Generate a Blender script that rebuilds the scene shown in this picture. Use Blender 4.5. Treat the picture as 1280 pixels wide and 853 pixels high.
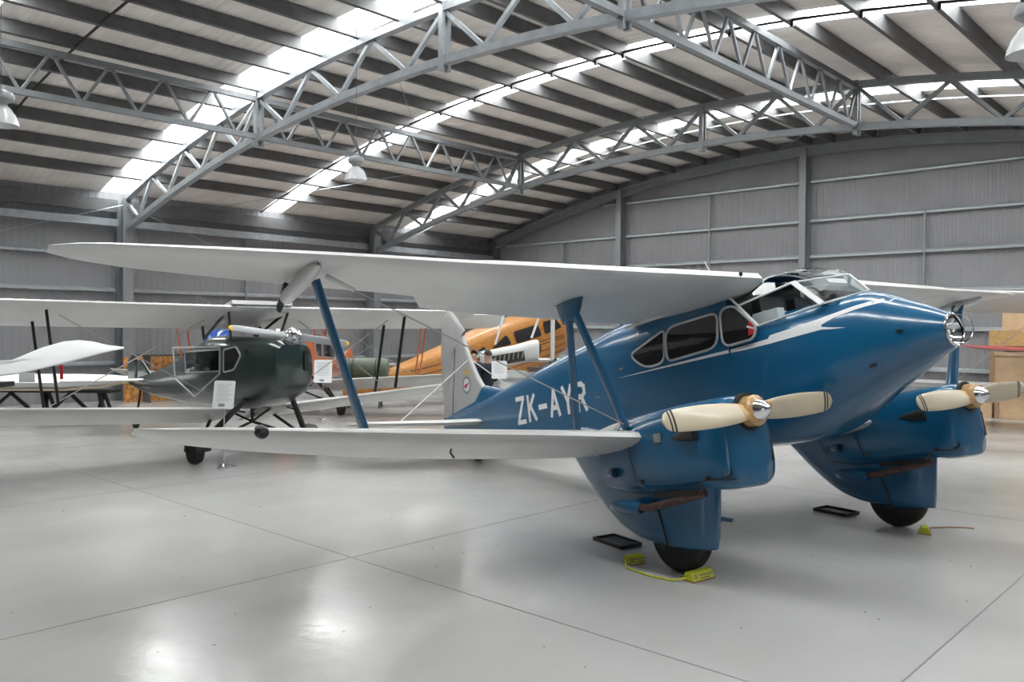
import bpy, bmesh, math, random
from math import sin, cos, pi, radians, sqrt, exp
from mathutils import Vector, Matrix
random.seed(7)
for _o in list(bpy.data.objects): bpy.data.objects.remove(_o)
SC = bpy.context.scene
COL = SC.collection
# ------------------------------------------------------------------ camera
F = 1055.354; PIT = radians(.8098); ROLL = radians(.443); AZ = radians(42.879); HC = 2.1
fw = Vector((cos(AZ), sin(AZ), 0)); rt = Vector((sin(AZ), -cos(AZ), 0)); up = Vector((0, 0, 1))
_f = fw*cos(PIT) - up*sin(PIT); _u = fw*sin(PIT) + up*cos(PIT)
_r2 = rt*cos(ROLL) + _u*sin(ROLL); _u2 = -rt*sin(ROLL) + _u*cos(ROLL)
cam = bpy.data.objects.new('camera', bpy.data.cameras.new('camera')); COL.objects.link(cam)
cam.matrix_world = Matrix(((_r2.x, _u2.x, -_f.x, 0), (_r2.y, _u2.y, -_f.y, 0), (_r2.z, _u2.z, -_f.z, HC), (0, 0, 0, 1)))
cam.data.sensor_width = 36; cam.data.lens = F/1280*36; cam.data.clip_start = .05; cam.data.clip_end = 300
SC.camera = cam
# ------------------------------------------------------------------ light
SC.view_settings.view_transform = 'Standard'; SC.view_settings.look = 'None'; SC.view_settings.gamma = 1
SC.view_settings.use_curve_mapping = False
SC.view_settings.exposure = 0.42
wd = bpy.data.worlds.new('overcast sky'); SC.world = wd; wd.use_nodes = True
wd.node_tree.nodes['Background'].inputs[0].default_value = (.90, .95, 1.0, 1)
wd.node_tree.nodes['Background'].inputs[1].default_value = 2.0
def area(name, loc, rot, sx, sy, power, col=(1, 1, 1)):
    l = bpy.data.lights.new(name, 'AREA'); l.shape = 'RECTANGLE'; l.size = sx; l.size_y = sy; l.energy = power; l.color = col
    o = bpy.data.objects.new(name, l); COL.objects.link(o); o.location = loc; o.rotation_euler = rot
    return o
# overcast daylight above the four translucent roof strips, 
for _x in (4.3, 9.83, 14.78, 20.69):
    for _k in range(5):
        _y = -2.3 + 5.3*(_k+.5); _s = -2*2.05*(_y-10.9)/13.2**2
        area('sky_over_roof_strip', (_x, _y, 7.72-2.05*((_y-10.9)/13.2)**2+.42), (math.atan(_s), 0, 0), .95, 5.35, 325, (1, .985, .96))
area('daylight_side_doorway', (-3.9, -2.9, 1.9), (radians(90), 0, pi), 2.8, 3.5, 260, (.97, .98, 1))
# ------------------------------------------------------------------ helpers
XR = 25.0; YL = 24.29; YN = -2.5; XB = -12.0; X1 = 9.96; X2 = 18.65
def smat(name, base, rough=.5, metal=0.0, coat=0.0, noise=0.0, nscale=20.0, bump=0.0, bscale=60.0, stretch=(1, 1, 1), spec=.5):
    m = bpy.data.materials.new(name); m.use_nodes = True; nt = m.node_tree; b = nt.nodes['Principled BSDF']
    b.inputs['Base Color'].default_value = (*base, 1); b.inputs['Roughness'].default_value = rough
    b.inputs['Metallic'].default_value = metal; b.inputs['Coat Weight'].default_value = coat; b.inputs['Coat Roughness'].default_value = .06
    b.inputs['Specular IOR Level'].default_value = spec
    tc = nt.nodes.new('ShaderNodeTexCoord'); mp = nt.nodes.new('ShaderNodeMapping'); mp.inputs['Scale'].default_value = stretch
    nt.links.new(tc.outputs['Object'], mp.inputs[0])
    if noise > 0:
        n = nt.nodes.new('ShaderNodeTexNoise'); n.inputs['Scale'].default_value = nscale; n.inputs['Detail'].default_value = 4
        nt.links.new(mp.outputs[0], n.inputs['Vector'])
        r = nt.nodes.new('ShaderNodeValToRGB'); r.color_ramp.elements[0].position = .3; r.color_ramp.elements[1].position = .7
        r.color_ramp.elements[0].color = (*[max(0, c*(1-noise)) for c in base], 1); r.color_ramp.elements[1].color = (*[min(1, c*(1+noise)) for c in base], 1)
        nt.links.new(n.outputs[0], r.inputs[0]); nt.links.new(r.outputs[0], b.inputs['Base Color'])
    if bump > 0:
        n = nt.nodes.new('ShaderNodeTexNoise'); n.inputs['Scale'].default_value = bscale
        nt.links.new(mp.outputs[0], n.inputs['Vector'])
        bp = nt.nodes.new('ShaderNodeBump'); bp.inputs['Strength'].default_value = bump; bp.inputs['Distance'].default_value = .01
        nt.links.new(n.outputs[0], bp.inputs['Height']); nt.links.new(bp.outputs[0], b.inputs['Normal'])
    return m
def glassmat(name, tint, gl=.25, rough=.02):
    m = bpy.data.materials.new(name); m.use_nodes = True; nt = m.node_tree; nt.nodes.remove(nt.nodes['Principled BSDF'])
    t = nt.nodes.new('ShaderNodeBsdfTransparent'); t.inputs[0].default_value = (*tint, 1)
    g = nt.nodes.new('ShaderNodeBsdfGlossy'); g.inputs['Roughness'].default_value = rough; g.inputs[0].default_value = (1, 1, 1, 1)
    fr = nt.nodes.new('ShaderNodeLayerWeight'); fr.inputs[0].default_value = gl
    mx = nt.nodes.new('ShaderNodeMixShader'); nt.links.new(fr.outputs['Fresnel'], mx.inputs[0])
    nt.links.new(t.outputs[0], mx.inputs[1]); nt.links.new(g.outputs[0], mx.inputs[2])
    nt.links.new(mx.outputs[0], nt.nodes['Material Output'].inputs[0]); return m
M = {}
M['blue'] = smat('gloss blue paint', (.006, .094, .208), .23, 0, .4, .10, 1.2)
M['silver'] = smat('aluminium dope', (.60, .60, .59), .35, .15, 0, .05, 2.5)
M['fin'] = smat('grey fabric dope', (.45, .45, .45), .38, .2, 0, .05, 3)
M['frame'] = smat('grey window frame paint', (.42, .43, .44), .4)
M['white'] = smat('white paint', (.72, .73, .74), .35)
M['dkglass'] = smat('dark cabin glass', (.012, .012, .013), .04, 0, .6)
M['glass'] = glassmat('clear perspex', (.80, .84, .84), .07)
M['lens'] = glassmat('clear lens', (.95, .97, .97), .08)
M['black'] = smat('black rubber', (.012, .012, .012), .65, 0, 0, .2, 30, .15, 90)
M['dark'] = smat('black paint', (.015, .015, .016), .45)
M['chrome'] = smat('polished metal', (.75, .75, .76), .12, 1)
M['bolt'] = smat('dull metal', (.35, .34, .33), .4, .8)
M['cream'] = smat('cream blade paint', (.54, .465, .335), .4, 0, .2, .03, 6)
M['tanwood'] = smat('laminated tan wood', (.50, .31, .13), .35, 0, .3, .25, 14, 0, 1, (1, 1, 6))
M['rust'] = smat('heat browned exhaust', (.10, .065, .055), .55, .5, 0, .35, 25)
M['green'] = smat('dark green gloss paint', (.016, .032, .027), .28, 0, .7, .12, 2)
M['orange'] = smat('orange gloss paint', (.72, .17, .025), .3, 0, .6, .06, 3)
M['ostrut'] = smat('faded orange strut paint', (.52, .13, .05), .4)
M['ply'] = smat('varnished spruce plywood', (.43, .18, .035), .5, 0, .2, .22, 5, 0, 1, (1, 8, 8))
M['plyseam'] = smat('dark seam wood', (.16, .06, .025), .5)
M['osb'] = smat('orange strand board', (.58, .27, .08), .7, 0, 0, .55, 9, .2, 30)
M['crate'] = smat('tan crate plywood', (.52, .36, .22), .65, 0, 0, .12, 3)
M['cratedk'] = smat('brown crate timber', (.33, .20, .12), .7, 0, 0, .15, 6)
M['yellow'] = smat('yellow chock paint', (.55, .56, .03), .55, 0, 0, .15, 25)
M['red'] = smat('red paint', (.52, .02, .03), .35, 0, .4)
M['cover'] = smat('white fabric cover', (.78, .79, .80), .8, 0, 0, .03, 4)
M['steel'] = smat('galvanised steel', (.36, .385, .41), .42, .5, 0, .12, 6)
M['steeldk'] = smat('weathered purlin steel', (.115, .115, .118), .55, .2, 0, .15, 4)
M['rafter'] = smat('grey painted steel', (.25, .265, .28), .45, .35, 0, .08, 5)
M['girt'] = smat('bright galvanised girt', (.44, .48, .50), .4, .4, 0, .08, 5)
M['wall'] = smat('grey corrugated cladding', (.245, .245, .258), .5, .15, 0, .06, 1.2)
M['roof'] = smat('pale roof underside', (.72, .68, .645), .7, 0, 0, .12, 1.1)
M['board'] = smat('white sign sheet', (.83, .84, .86), .35)
M['print'] = smat('grey print', (.25, .25, .27), .6)
M['skin'] = smat('skin', (.50, .27, .19), .5)
M['hair'] = smat('brown hair', (.06, .035, .02), .7, 0, 0, .3, 60)
M['navy'] = smat('navy cloth', (.012, .015, .03), .8)
M['blkcloth'] = smat('black cloth', (.012, .012, .013), .8)
M['teal'] = smat('teal cloth', (.25, .55, .47), .8)
M['cobalt'] = smat('cobalt blue paint', (.03, .09, .42), .25, 0, .5)
M['olive'] = smat('olive drab paint', (.10, .13, .09), .5)
M['engine'] = smat('oily engine metal', (.06, .055, .05), .4, .7, 0, .5, 20)
M['amber'] = smat('yellow tip paint', (.75, .42, .02), .4)
M['bladegrey'] = smat('grey blade paint', (.30, .31, .32), .35, .2)
def lampmat():
    m = bpy.data.materials.new('prismatic lamp glass'); m.use_nodes = True; nt = m.node_tree; b = nt.nodes['Principled BSDF']
    b.inputs['Base Color'].default_value = (.75, .76, .77, 1); b.inputs['Roughness'].default_value = .15; b.inputs['Alpha'].default_value = .55
    return m
M['lampglass'] = lampmat()
# translucent skylight sheeting
def skymat():
    m = bpy.data.materials.new('translucent roof sheet'); m.use_nodes = True; nt = m.node_tree; nt.nodes.remove(nt.nodes['Principled BSDF'])
    t = nt.nodes.new('ShaderNodeBsdfTransparent'); t.inputs[0].default_value = (.72, .75, .76, 1)
    d = nt.nodes.new('ShaderNodeBsdfTranslucent'); d.inputs[0].default_value = (.8, .82, .82, 1)
    mx = nt.nodes.new('ShaderNodeMixShader'); mx.inputs[0].default_value = .35
    nt.links.new(t.outputs[0], mx.inputs[1]); nt.links.new(d.outputs[0], mx.inputs[2])
    nt.links.new(mx.outputs[0], nt.nodes['Material Output'].inputs[0]); return m
M['sky'] = skymat()
def floormat():
    m = bpy.data.materials.new('sealed grey concrete'); m.use_nodes = True; nt = m.node_tree; b = nt.nodes['Principled BSDF']
    tc = nt.nodes.new('ShaderNodeTexCoord')
    n = nt.nodes.new('ShaderNodeTexNoise'); n.inputs['Scale'].default_value = .55; n.inputs['Detail'].default_value = 6
    nt.links.new(tc.outputs['Object'], n.inputs['Vector'])
    r = nt.nodes.new('ShaderNodeValToRGB'); r.color_ramp.elements[0].position = .3; r.color_ramp.elements[1].position = .75
    r.color_ramp.elements[0].color = (.40, .395, .385, 1); r.color_ramp.elements[1].color = (.47, .465, .455, 1)
    nt.links.new(n.outputs[0], r.inputs[0])
    # sparse dirt specks
    v = nt.nodes.new('ShaderNodeTexVoronoi'); v.inputs['Scale'].default_value = 3.3; v.inputs['Randomness'].default_value = 1
    nt.links.new(tc.outputs['Object'], v.inputs['Vector'])
    lt = nt.nodes.new('ShaderNodeMath'); lt.operation = 'LESS_THAN'; lt.inputs[1].default_value = .035
    nt.links.new(v.outputs['Distance'], lt.inputs[0])
    mx = nt.nodes.new('ShaderNodeMixRGB'); nt.links.new(lt.outputs[0], mx.inputs[0]); nt.links.new(r.outputs[0], mx.inputs[1])
    mx.inputs[2].default_value = (.16, .13, .11, 1); nt.links.new(mx.outputs[0], b.inputs['Base Color'])
    n2 = nt.nodes.new('ShaderNodeTexNoise'); n2.inputs['Scale'].default_value = 1.3; n2.inputs['Detail'].default_value = 5
    nt.links.new(tc.outputs['Object'], n2.inputs['Vector'])
    mr = nt.nodes.new('ShaderNodeMapRange'); mr.inputs[1].default_value = .3; mr.inputs[2].default_value = .7; mr.inputs[3].default_value = .14; mr.inputs[4].default_value = .26
    nt.links.new(n2.outputs[0], mr.inputs[0]); nt.links.new(mr.outputs[0], b.inputs['Roughness'])
    n3 = nt.nodes.new('ShaderNodeTexNoise'); n3.inputs['Scale'].default_value = 7; n3.inputs['Detail'].default_value = 3
    nt.links.new(tc.outputs['Object'], n3.inputs['Vector'])
    bp = nt.nodes.new('ShaderNodeBump'); bp.inputs['Strength'].default_value = .12; bp.inputs['Distance'].default_value = .02
    nt.links.new(n3.outputs[0], bp.inputs['Height']); nt.links.new(bp.outputs[0], b.inputs['Normal'])
    b.inputs['Specular IOR Level'].default_value = .5
    return m
M['floor'] = floormat()
M['joint'] = smat('floor joint filler', (.19, .185, .18), .6)
M['apron'] = smat('outdoor concrete apron', (.35, .35, .34), .9)

class MB:
    def __init__(s): s.v = []; s.f = []
    def add(s, vs, fs):
        o = len(s.v); s.v += [tuple(v) for v in vs]; s.f += [tuple(i+o for i in f) for f in fs]; return s
    def box(s, c, d, ax=None):
        c = Vector(c); X, Y, Z = ax if ax else (Vector((1, 0, 0)), Vector((0, 1, 0)), Vector((0, 0, 1)))
        vs = [c + X*(d[0]/2*i) + Y*(d[1]/2*j) + Z*(d[2]/2*k) for i in (-1, 1) for j in (-1, 1) for k in (-1, 1)]
        return s.add(vs, [(0, 1, 3, 2), (4, 6, 7, 5), (0, 4, 5, 1), (2, 3, 7, 6), (0, 2, 6, 4), (1, 5, 7, 3)])
    def bar(s, a, b, w, h, upv=(0, 0, 1)):
        a = Vector(a); b = Vector(b); d = (b-a); L = d.length; d.normalize(); u = Vector(upv)
        sd = d.cross(u)
        if sd.length < 1e-4: sd = d.cross(Vector((1, 0, 0)))
        sd.normalize(); u = sd.cross(d).normalized()
        return s.box((a+b)/2, (L, w, h), (d, sd, u))
    def tube(s, pts, r, n=8, caps=True):
        pts = [Vector(p) for p in pts]; rs = r if isinstance(r, (list, tuple)) else [r]*len(pts)
        rings = []; pu = None
        for i, p in enumerate(pts):
            d = (pts[min(i+1, len(pts)-1)] - pts[max(i-1, 0)]).normalized()
            if pu is None:
                pu = d.cross(Vector((0, 0, 1)))
                if pu.length < 1e-3: pu = d.cross(Vector((1, 0, 0)))
            pu = (pu - d*pu.dot(d)).normalized(); pv = d.cross(pu)
            rings.append([p + (pu*cos(2*pi*k/n) + pv*sin(2*pi*k/n))*rs[i] for k in range(n)])
        return s.loft(rings, caps)
    def fair(s, pts, w, t, ax):   # streamlined strut: long axis of section along ax
        pts = [Vector(p) for p in pts]; A = Vector(ax).normalized(); ws = w if isinstance(w, (list, tuple)) else [w]*len(pts); rings = []
        for i, p in enumerate(pts):
            d = (pts[min(i+1, len(pts)-1)] - pts[max(i-1, 0)]).normalized(); a = (A - d*A.dot(d)).normalized(); b = d.cross(a)
            rings.append([p + a*(cos(2*pi*k/12)*ws[i]/2 - (.06*ws[i] if cos(2*pi*k/12) < 0 else 0)) + b*(sin(2*pi*k/12)*t/2) for k in range(12)])
        return s.loft(rings, True)
    def loft(s, rings, caps=True, closed=True):
        n = len(rings[0]); vs = [v for r in rings for v in r]; fs = []
        for i in range(len(rings)-1):
            for k in range(n if closed else n-1):
                k2 = (k+1) % n; fs.append((i*n+k, i*n+k2, (i+1)*n+k2, (i+1)*n+k))
        if caps: fs.append(tuple(range(n))[::-1]); fs.append(tuple((len(rings)-1)*n+k for k in range(n)))
        return s.add(vs, fs)
    def lathe(s, prof, c=(0, 0, 0), ax=(0, 0, 1), n=24, caps=False):
        A = Vector(ax).normalized(); B = A.cross(Vector((0, 0, 1)))
        if B.length < 1e-3: B = Vector((1, 0, 0))
        B.normalize(); D = A.cross(B); c = Vector(c)
        return s.loft([[c + A*h + (B*cos(2*pi*k/n) + D*sin(2*pi*k/n))*max(r, 1e-4) for k in range(n)] for r, h in prof], caps)
    def grid(s, rows):
        n = len(rows[0]); return s.add([v for r in rows for v in r], [(i*n+k, i*n+k+1, (i+1)*n+k+1, (i+1)*n+k) for i in range(len(rows)-1) for k in range(n-1)])
    def fan(s, pts):
        c = sum((Vector(p) for p in pts), Vector())/len(pts); n = len(pts)
        return s.add(list(pts)+[c], [(k, (k+1) % n, n) for k in range(n)])
    def tor(s, c, ax, R, r, n=24, m=8):
        A = Vector(ax).normalized(); B = A.cross(Vector((0, 0, 1)))
        if B.length < 1e-3: B = Vector((1, 0, 0))
        B.normalize(); D = A.cross(B); c = Vector(c); vs = []; fs = []
        for i in range(n):
            e = B*cos(2*pi*i/n) + D*sin(2*pi*i/n)
            for j in range(m): vs.append(c + e*(R + r*cos(2*pi*j/m)) + A*(r*sin(2*pi*j/m)))
        for i in range(n):
            for j in range(m): fs.append((i*m+j, ((i+1) % n)*m+j, ((i+1) % n)*m+(j+1) % m, i*m+(j+1) % m))
        return s.add(vs, fs)
    def build(s, name, mat, parent=None, smooth=True, ang=40):
        me = bpy.data.meshes.new(name); me.from_pydata([tuple(v) for v in s.v], [], s.f)
        bm = bmesh.new(); bm.from_mesh(me); bmesh.ops.recalc_face_normals(bm, faces=bm.faces); bm.to_mesh(me); bm.free()
        me.materials.append(mat if not isinstance(mat, str) else M[mat])
        if smooth:
            me.polygons.foreach_set('use_smooth', [True]*len(me.polygons))
            try: me.set_sharp_from_angle(angle=radians(ang))
            except Exception: pass
        o = bpy.data.objects.new(name, me); COL.objects.link(o)
        if parent: o.parent = parent
        return o
def thing(name, label, cat, loc=(0, 0, 0), rz=0, group=None, ry=0):
    o = bpy.data.objects.new(name, None); COL.objects.link(o); o.location = loc; o.rotation_euler = (0, ry, rz)
    o['label'] = label; o['category'] = cat
    if group: o['group'] = group
    return o
def tag(o, label, cat, group=None):
    o['label'] = label; o['category'] = cat
    if group: o['group'] = group
    return o
def struct(name, loc=(0, 0, 0), label=None):
    o = bpy.data.objects.new(name, None); COL.objects.link(o); o.location = loc; o['kind'] = 'structure'
    if label: o['label'] = label
    return o
def child_copy(o, parent, loc=None):
    c = o.copy(); COL.objects.link(c); c.parent = parent
    if loc is not None: c.location = loc
    return c
def lerp(a, b, t): return a + (b-a)*t
def interp(T, x):   # monotone-ish cubic through rows (x, a, b, ...)
    if x <= T[0][0]: return T[0][1:]
    if x >= T[-1][0]: return T[-1][1:]
    i = max(k for k in range(len(T)-1) if T[k][0] <= x); a, b = T[i], T[i+1]; t = (x-a[0])/(b[0]-a[0]); out = []
    for j in range(1, len(a)):
        d = (b[j]-a[j])/(b[0]-a[0])
        d0 = (a[j]-T[i-1][j])/(a[0]-T[i-1][0]) if i > 0 else d
        d1 = (T[i+2][j]-b[j])/(T[i+2][0]-b[0]) if i+2 < len(T) else d
        m0 = 0 if d0*d <= 0 else 2*d0*d/(d0+d); m1 = 0 if d1*d <= 0 else 2*d1*d/(d1+d)
        h = b[0]-a[0]; out.append((2*t**3-3*t*t+1)*a[j] + (t**3-2*t*t+t)*h*m0 + (-2*t**3+3*t*t)*b[j] + (t**3-t*t)*h*m1)
    return out
# ================================================================== HANGAR
def ztop(y): return 7.72 - 2.05*((y-10.9)/13.2)**2
def zbot(y): return 6.74 - 2.0*((y-10.9)/13.2)**2
# floor with slab joints
fl = MB().add([(XB-.2, YN-.2, 0), (XR+.3, YN-.2, 0), (XR+.3, YL+.3, 0), (XB-.2, YL+.3, 0)], [(0, 1, 2, 3)]).build('floor', 'floor', None, False); fl['kind'] = 'structure'
jm = MB()
for x in (-7.6, -1.5, 4.65, 10.8, 16.95, 23.1): jm.box((x, (YN+YL)/2, .0005), (.012, YL-YN, .002))
for y in (1.7, 6.3, 10.9, 15.5, 20.1): jm.box(((XB+XR)/2, y, .0005), (XR-XB, .012, .002))
j = jm.build('floor_joint', 'joint', fl, False); j['kind'] = 'structure'
ap = MB().add([(-80, -80, -.06), (90, -80, -.06), (90, 90, -.06), (-80, 90, -.06)], [(0, 1, 2, 3)]).build('ground', 'apron', None, False); ap['kind'] = 'structure'; 
# corrugated cladding
def clad(mb, axis, c, a0, a1, z0, ztopf, side):
    n = int((a1-a0)/.19); prof = []
    for i in range(n):
        a = a0 + i*(a1-a0)/n; s = (a1-a0)/n
        for t, d in ((0, 0), (.35, 0), (.45, .008), (.9, .008)): prof.append((a+s*t, d))
    prof.append((a1, 0)); vs = []
    for a, d in prof:
        for z in (z0, ztopf(a)): vs.append(((c+side*d, a, z) if axis == 'x' else (a, c+side*d, z)))
    return mb.add(vs, [(2*i, 2*i+2, 2*i+3, 2*i+1) for i in range(len(prof)-1)])
wr = struct('wall_right'); wl = struct('wall_left'); wn = struct('wall_near'); we = struct('wall_entrance')
clad(MB(), 'x', XR+.12, YN, YL+.12, 0, lambda a: ztop(a)+.28, 1).build('cladding', 'wall', wr, False)
clad(MB(), 'y', YL+.12, XB, XR+.12, 0, lambda a: 6.0, 1).build('cladding', 'wall', wl, False)
# near side wall with one open doorway, and entrance gable (both out of frame)
for a0, a1, z0 in ((XB, -5.4, 0), (-5.4, -2.4, 3.7), (-2.4, XR+.12, 0)):
    clad(MB(), 'y', YN-.1, a0, a1, z0, lambda a: 6.0, -1).build('cladding', 'wall', wn, False)
clad(MB(), 'x', XB-.1, YN, YL, 0, lambda a: ztop(a)+.28, -1).build('cladding', 'wall', we, False)
# sheet end laps and a seam now and then
girt_z = (1.09, 2.21, 3.29, 4.40, 5.49, 6.68)
ycols = (17.83, 11.02, 4.25, -1.5)
def clip_y(z):   # where gable arch is higher than z
    d = 13.2*sqrt(max(0, (7.62-z)/2.05)); return max(YN, 10.9-d), min(YL, 10.9+d)
for z in girt_z:
    a, b = clip_y(z+.2); segs = [b]+[c for c in ycols if a < c < b]+[a]
    for p, q in zip(segs[:-1], segs[1:]):
        MB().add([(XR-.02, q+.14, z-.015), (XR-.02, p-.14, z-.015), (XR+.1, p-.14, z+.045), (XR+.1, q+.14, z+.045),
                  (XR-.02, q+.14, z-.07), (XR-.02, p-.14, z-.07), (XR+.1, p-.14, z-.07), (XR+.1, q+.14, z-.07)],
                 [(0, 1, 2, 3), (0, 4, 5, 1), (4, 7, 6, 5), (3, 2, 6, 7), (0, 3, 7, 4), (1, 5, 6, 2)]).build('girt', 'girt', wr, False)
def ibeam(mb, a, b, w, h, t, side):
    a = Vector(a); b = Vector(b); d = (b-a).normalized(); s = Vector(side).normalized(); u = s.cross(d).normalized(); c = (a+b)/2; L = (b-a).length
    mb.box(c + s*(h/2), (L, w, t), (d, u, s)); mb.box(c - s*(h/2), (L, w, t), (d, u, s)); mb.box(c, (L, t, h-t), (d, u, s)); return mb
for y in ycols: ibeam(MB(), (XR-.12, y, 0), (XR-.12, y, ztop(y)-.05), .2, .26, .02, (1, 0, 0)).build('column', 'rafter', wr, False)
for y, z1, z0 in ((14.3, 6.62, 0), (7.6, 5.5, 0), (5.0, 7.3, 5.49), (20.6, 5.4, 2.2)):
    MB().box((XR-.01, y, (z0+z1)/2), (.05, .05, z1-z0)).build('stud', 'rafter', wr, False)
# gable rafter (curved I-beam)
def arc_chord(mb, X, zf, y0, y1, w, h, n=20):
    P = [Vector((X, lerp(y0, y1, i/n), zf(lerp(y0, y1, i/n)))) for i in range(n+1)]; rings = []
    for i, p in enumerate(P):
        d = (P[min(i+1, n)]-P[max(i-1, 0)]).normalized(); nrm = Vector((0, -d.z, d.y))
        rings.append([p + Vector((sx*w/2, 0, 0)) + nrm*(sz*h/2) for sx, sz in ((-1, -1), (1, -1), (1, 1), (-1, 1))])
    return mb.loft(rings)
g = MB(); arc_chord(g, XR-.12, lambda y: ztop(y)-.28, YL, YN, .2, .025); arc_chord(g, XR-.12, lambda y: ztop(y)-.02, YL, YN, .2, .025); arc_chord(g, XR-.12, lambda y: ztop(y)-.15, YL, YN, .02, .25)
g.build('rafter', 'rafter', wr, False)
MB().box((XR-.08, YL-.1, 2.85), (.35, .35, 5.7)).build('column', 'steeldk', wr, False)
# left wall: columns, girts, eave beam
for x in (1.27, X1, X2):
    ibeam(MB(), (x, YL-.22, 0), (x, YL-.22, 5.65), .28, .44, .025, (0, 1, 0)).build('column', 'rafter', wl, False)
xs = (XB, -7.4, 1.27, X1, X2, XR)
for z in (1.08, 3.13, 4.12):
    for p, q in zip(xs[:-1], xs[1:]):
        MB().add([(p+.16, YL-.03, z-.015), (q-.16, YL-.03, z-.015), (q-.16, YL+.1, z+.045), (p+.16, YL+.1, z+.045),
                  (p+.16, YL-.03, z-.07), (q-.16, YL-.03, z-.07), (q-.16, YL+.1, z-.07), (p+.16, YL+.1, z-.07)],
                 [(0, 1, 2, 3), (0, 4, 5, 1), (4, 7, 6, 5), (3, 2, 6, 7), (0, 3, 7, 4), (1, 5, 6, 2)]).build('girt', 'steel', wl, False)
for p, q in zip(xs[:-1], xs[1:]):
    MB().box(((p+q)/2, YL-.1, 4.98), (q-p-.3, .16, .2)).build('eave_beam', 'steel', wl, False)
    MB().box(((p+q)/2, YL-.05, 5.45), (q-p-.3, .12, .34)).build('eave_purlin', 'steeldk', wl, False)
for x, z0 in ((13.8, 0), (5.6, 0), (21.8, 2.0)): MB().box((x, YL-.02, (z0+4.95)/2), (.06, .06, 4.95-z0)).build('stud', 'rafter', wl, False)
for a, b in (((X1, YL-.3, 5.5), (6.6, YL-.1, 4.4)), ((X1+.2, YL-.3, 5.4), (13.0, YL-.1, 4.45)), ((X1+2.2, YL-.2, 3.0), (13.7, YL-.2, 2.1)), ((15.4, YL-.2, 3.0), (13.7, YL-.2, 2.1))):
    MB().tube([a, b], .012, 6).build('brace_rod', 'steel', wl, False)
# roof sheets between skylight strips
ce = struct('ceiling'); ZR = .25
sk = ((3.9, 4.7), (9.42, 10.24), (14.42, 15.15), (20.3, 21.08)); edges = [XB-.3]+[e for s in sk for e in s]+[XR+.4]
ys = [YN-.2 + (YL+.4-YN)*i/40 for i in range(41)]
for i in range(0, len(edges), 2):
    x0, x1 = edges[i], edges[i+1]; n = max(2, int((x1-x0)/.2)); rows = []
    for y in ys:
        row = []
        for k in range(n):
            s = (x1-x0)/n
            for t, d in ((0, 0), (.4, 0), (.5, .006), (.9, .006)): row.append((x0+s*(k+t), y, ztop(y)+ZR+.02+d))
        row.append((x1, y, ztop(y)+ZR+.02)); rows.append(row)
    MB().grid(rows).build('roof_sheet', 'roof', ce, False)
pys = [4.15+1.2*k for k in range(-5, 6)] + [10.85+1.2*k for k in range(0, 12)]
pys = [p for p in pys if YN < p < YL-.3]
# purlins: C channels running the length of the hall
for y in pys:
    z = ztop(y)+ZR/2; sl = -2*2.05*(y-10.9)/13.2**2; nrm = Vector((0, -sl, 1)).normalized(); t = Vector((0, 1, sl)).normalized(); c = Vector(((XB+XR)/2, y, z)); X = Vector((1, 0, 0))
    m = MB(); m.box(c, (XR-XB, .012, ZR), (X, t, nrm)); m.box(c - nrm*(ZR/2-.006) + t*.04, (XR-XB, .09, .012), (X, t, nrm)); m.box(c + nrm*(ZR/2-.006) + t*.04, (XR-XB, .09, .012), (X, t, nrm))
    m.box(c - nrm*(ZR/2-.02) + t*.08, (XR-XB, .01, .04), (X, t, nrm))
    m.build('purlin', 'steeldk', ce, False)
# skylight panes between purlins
allp = [YN-.2]+pys+[YL+.2]
for (x0, x1) in sk:
    for p, q in zip(allp[:-1], allp[1:]):
        rows = [[(x, lerp(p+.03, q-.03, k/2), ztop(lerp(p, q, k/2))+ZR+.03) for x in (x0, x1)] for k in range(3)]
        MB().grid(rows).build('skylight_pane', 'sky', ce, False)
# sag rods / bridging lines under the roof
for x, zz in ((6.05, .1), (14.2, .06), (20.9, .10)):
    m = MB(); arc_chord(m, x, lambda y: ztop(y)+.12-zz, YL-.2, YN, .035, .035, 24)
    m.build('bridging', 'dark' if x < 20 else 'steel', ce, False)
for y in pys:
    if y < 16: MB().box((14.2, y, ztop(y)), (.05, .06, .12)).build('bridging_clip', 'dark', ce, False)
# wires across roof
for a, b in (((12.0, 14.6), (13.7, 16.2)), ((11.2, 20.2), (12.6, 18.2)), ((18, 6), (25, 12)), ((12.5, 24), (18, 18))):
    MB().tube([(a[0], a[1], ztop(a[1])-.02), (b[0], b[1], ztop(b[1])-.02)], .008, 5).build('brace_rod', 'steel', ce, False)
# bowed roof trusses
def truss(X, ytn, mat):
    t = struct('roof_truss', (X, 0, 0), 'bowed steel lattice truss spanning the hangar roof')
    m = MB(); arc_chord(m, 0, lambda y: ztop(y)-.06, YL-.25, YN, .16, .14, 28); m.build('top_chord', mat, t, False)
    m = MB(); arc_chord(m, 0, zbot, YL-.28, YN, .16, .14, 28); m.build('bottom_chord', mat, t, False)
    # web: V pattern
    tops = ytn; bots = [(a+b)/2 - (.0) for a, b in zip(tops[:-1], tops[1:])]
    for i, yb in enumerate(bots):
        for yt in (tops[i], tops[i+1]):
            MB().bar((0, yt, ztop(yt)-.1), (0, yb, zbot(yb)+.05), .075, .075).build('web_strut', mat, t, False)
    for yp in (17.0, 10.9, 7.1):
        m = MB(); m.box((-.07, yp, (ztop(yp)+zbot(yp))/2-.08), (.07, .1, ztop(yp)-zbot(yp)+.2)); m.box((.07, yp, (ztop(yp)+zbot(yp))/2-.08), (.07, .1, ztop(yp)-zbot(yp)+.2))
        m.build('post', mat, t, False)
    MB().box((0, YL-.28, (ztop(YL-.3)+zbot(YL-.3))/2), (.09, .09, ztop(YL-.3)-zbot(YL-.3)+.1)).build('post', mat, t, False)
    return t
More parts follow.
